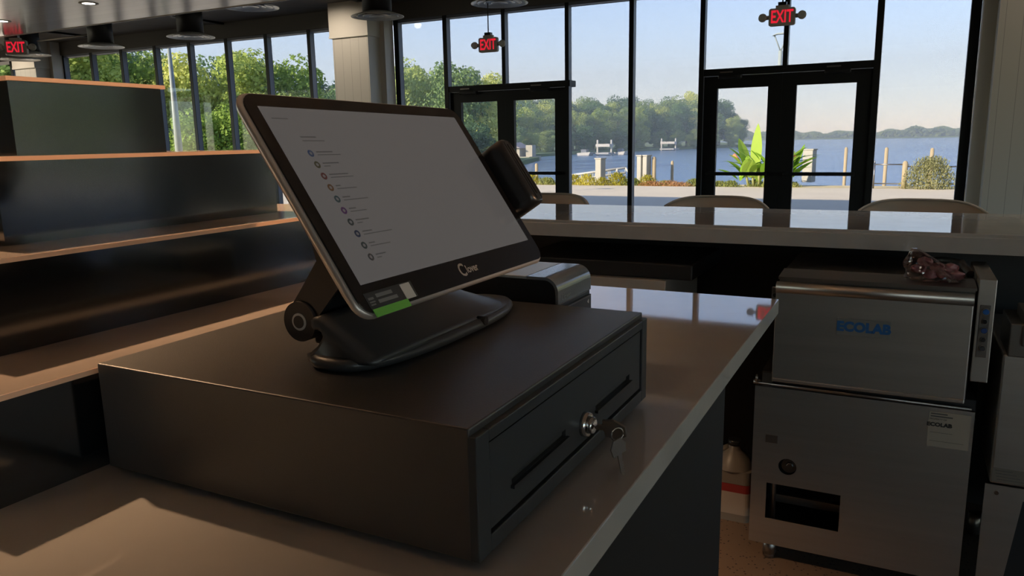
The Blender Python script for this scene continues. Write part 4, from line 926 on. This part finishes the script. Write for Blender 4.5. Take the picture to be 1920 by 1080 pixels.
# shrubs along the bed
def shrub(seed, n, leaf, m, w, h, rows=1.0):
    rg = random.Random(seed); verts = []; faces = []
    for i in range(n):
        a = rg.uniform(0, 2*PI); r = math.sqrt(rg.random()); z = rg.random()
        lim = math.sqrt(max(0, 1 - z*z*.9))*rg.uniform(.85, 1.12)*(1 + .12*math.sin(5*a + seed)); z *= rg.uniform(.85, 1.12); p = Vector((w*r*lim*math.cos(a), w*.7*r*lim*math.sin(a), z*h))
        d = Vector((rg.gauss(0, 1), rg.gauss(0, 1), rg.gauss(.6, 1))).normalized(); u = (Vector((0, 0, 1)) + d*.8).normalized(); v = u.cross(d).normalized(); s = leaf*rg.uniform(.6, 1.3)
        k = len(verts); verts += [p + u*s, p + v*s*.4, p - u*s, p - v*s*.4]; faces.append((k, k+1, k+2, k+3))
    me = bpy.data.meshes.new('shrub'); me.from_pydata([tuple(v) for v in verts], [], faces); me.materials.append(m); return me
YG = leaf_mat('leaf_yellow', (.42, .38, .05), (.62, .55, .10)); GG = leaf_mat('leaf_grassy', (.22, .26, .07), (.42, .42, .14)); RD = leaf_mat('leaf_reddish', (.42, .22, .10), (.55, .32, .16))
sm = {'y': shrub(1, 700, .035, YG, .36, .34), 'g': shrub(2, 500, .035, GG, .30, .20), 'r': shrub(3, 500, .03, RD, .45, .15)}
spots = [(-11.55, 'y', 1.15), (-10.9, 'g', 1.25), (-9.95, 'y', 1.0), (-9.35, 'y', 1.1), (-8.85, 'y', .8), (-8.35, 'y', 1.2), (-7.85, 'g', 1.2), (-7.35, 'y', 1.0), (-7.15, 'r', 1.1), (-6.55, 'r', 1.2), (-6.1, 'r', 1.0), (-6.7, 'g', .9), (-5.7, 'g', 1.2), (-5.2, 'g', 1.0), (-4.95, 'g', .9), (-4.55, 'g', 1.0), (-3.85, 'g', 1.1), (-3.4, 'g', .9), (-2.75, 'g', .8), (-10.4, 'y', .8)]
nm = {'y': 'yellow_shrub', 'g': 'grass_clump', 'r': 'red_groundcover'}; lbm = {'y': 'yellow-green shrub in the planting bed at the lake edge', 'g': 'low green grassy clump in the planting bed at the lake edge', 'r': 'reddish low plant in the planting bed behind the right window'}
for x, k, s in spots:
    o = bpy.data.objects.new(nm[k], sm[k]); C.objects.link(o); o.location = (x, 24.1 + rg.uniform(-.25, .25), GZ - .04); o.scale = (s, s, s); tag(o, lbm[k], 'shrub', nm[k].replace('_', ' ') + 's along the lake edge')
o = bpy.data.objects.new('flowering_bush', shrub(9, 4200, .035, leaf_mat('leaf_bush', (.20, .22, .08), (.42, .40, .20)), .70, .86)); C.objects.link(o); o.location = (.86, 23.75, GZ - .03); tag(o, 'rounded flowering bush beside the short brown post', 'bush')
# banana-like plant
t = thing('banana_plant', 'tall banana plant with broad bright leaves outside the right doors', 'plant', (-3.75, 24.2, GZ))
BL = leaf_mat('leaf_banana', (.26, .46, .05), (.52, .68, .12), .45); BL2 = leaf_mat('leaf_banana_dark', (.14, .26, .06), (.30, .44, .10), .3)
rg = random.Random(21)
def frond(bx_, by_, z0, L, az, lean, w, m, droop=.5, name='leaf'):
    b = new_bm(); n = 10; pts = []
    d = Vector((math.cos(az)*math.sin(lean), math.sin(az)*math.sin(lean), math.cos(lean))); side = Vector((-math.sin(az), math.cos(az), 0))
    for i in range(n + 1):
        v = i / n; p = Vector((bx_, by_, z0)) + d*(L*v) + Vector((math.cos(az)*.12, math.sin(az)*.12, -1))*(droop*L*.35*v*v)
        ww = w*(math.sin(PI*min(1, .04 + .96*v**.75)))**.8 + .002
        pts.append((b.verts.new(p - side*ww + Vector((0, 0, ww*.35))), b.verts.new(p), b.verts.new(p + side*ww + Vector((0, 0, ww*.35)))))
    for a, c in zip(pts, pts[1:]):
        b.faces.new((a[0], a[1], c[1], c[0])); b.faces.new((a[1], a[2], c[2], c[1]))
    obj(name, b, m, t, recalc=False)
for (x, z0, L, az_, lean, w, dr) in [(-.1, .35, 1.15, 1.2, .06, .10, .0), (-.28, .35, .95, 2.6, .32, .12, .3), (.28, .5, 1.25, .2, .05, .13, .0), (.35, .5, .95, .3, .35, .15, .4), (.1, .3, .8, -.4, .5, .13, .6), (-.35, .2, .7, 3.0, .7, .11, .5), (.5, .4, .9, .1, .6, .13, .7), (.65, .3, .8, .0, .85, .12, .5), (-.5, .15, .6, 3.2, .9, .09, .6), (-.2, .2, .7, -1.6, .5, .12, .6), (.2, .15, .7, -1.3, .45, .13, .6), (0, .1, .65, 2.2, .3, .12, .4)]:
    frond(x, rg.uniform(-.1, .1), z0, L, az_, lean, w*1.45, BL, dr)
for k in range(34):
    frond(rg.uniform(-.45, .75), rg.uniform(-.2, .2), rg.uniform(.1, .5), rg.uniform(.5, .9), rg.uniform(0, 6.28), rg.uniform(.3, .9), .11, BL, rg.uniform(.2, .7))
for k in range(16):
    frond(rg.uniform(-.3, .75), rg.uniform(-.15, .15), rg.uniform(.1, .6), rg.uniform(.5, .95), rg.choice([rg.uniform(-.5, .5), rg.uniform(2.7, 3.6)]), rg.uniform(.7, 1.15), .045, BL2, rg.uniform(.3, .8), 'side_leaf')
for k in range(6):
    b = new_bm(); x = -.35 + .17*k; tube(b, [(x*.7, 0, 0), (x, 0, .45)], .03, 8); obj('stem', b, mat('plant_stem', (.38, .38, .14), .7), t)
t.scale = (1.3, 1.3, 1.27)
for x, z in ((-.62, .76), (.80, .72)):
    b = new_bm(); cyl(b, (x, 0, z), (x + .16*(1 if x < 0 else -1), 0, z - .16), .045, .02, 10); obj('flower_bract', b, mat('coral_flower', (.75, .25, .12), .6), t)
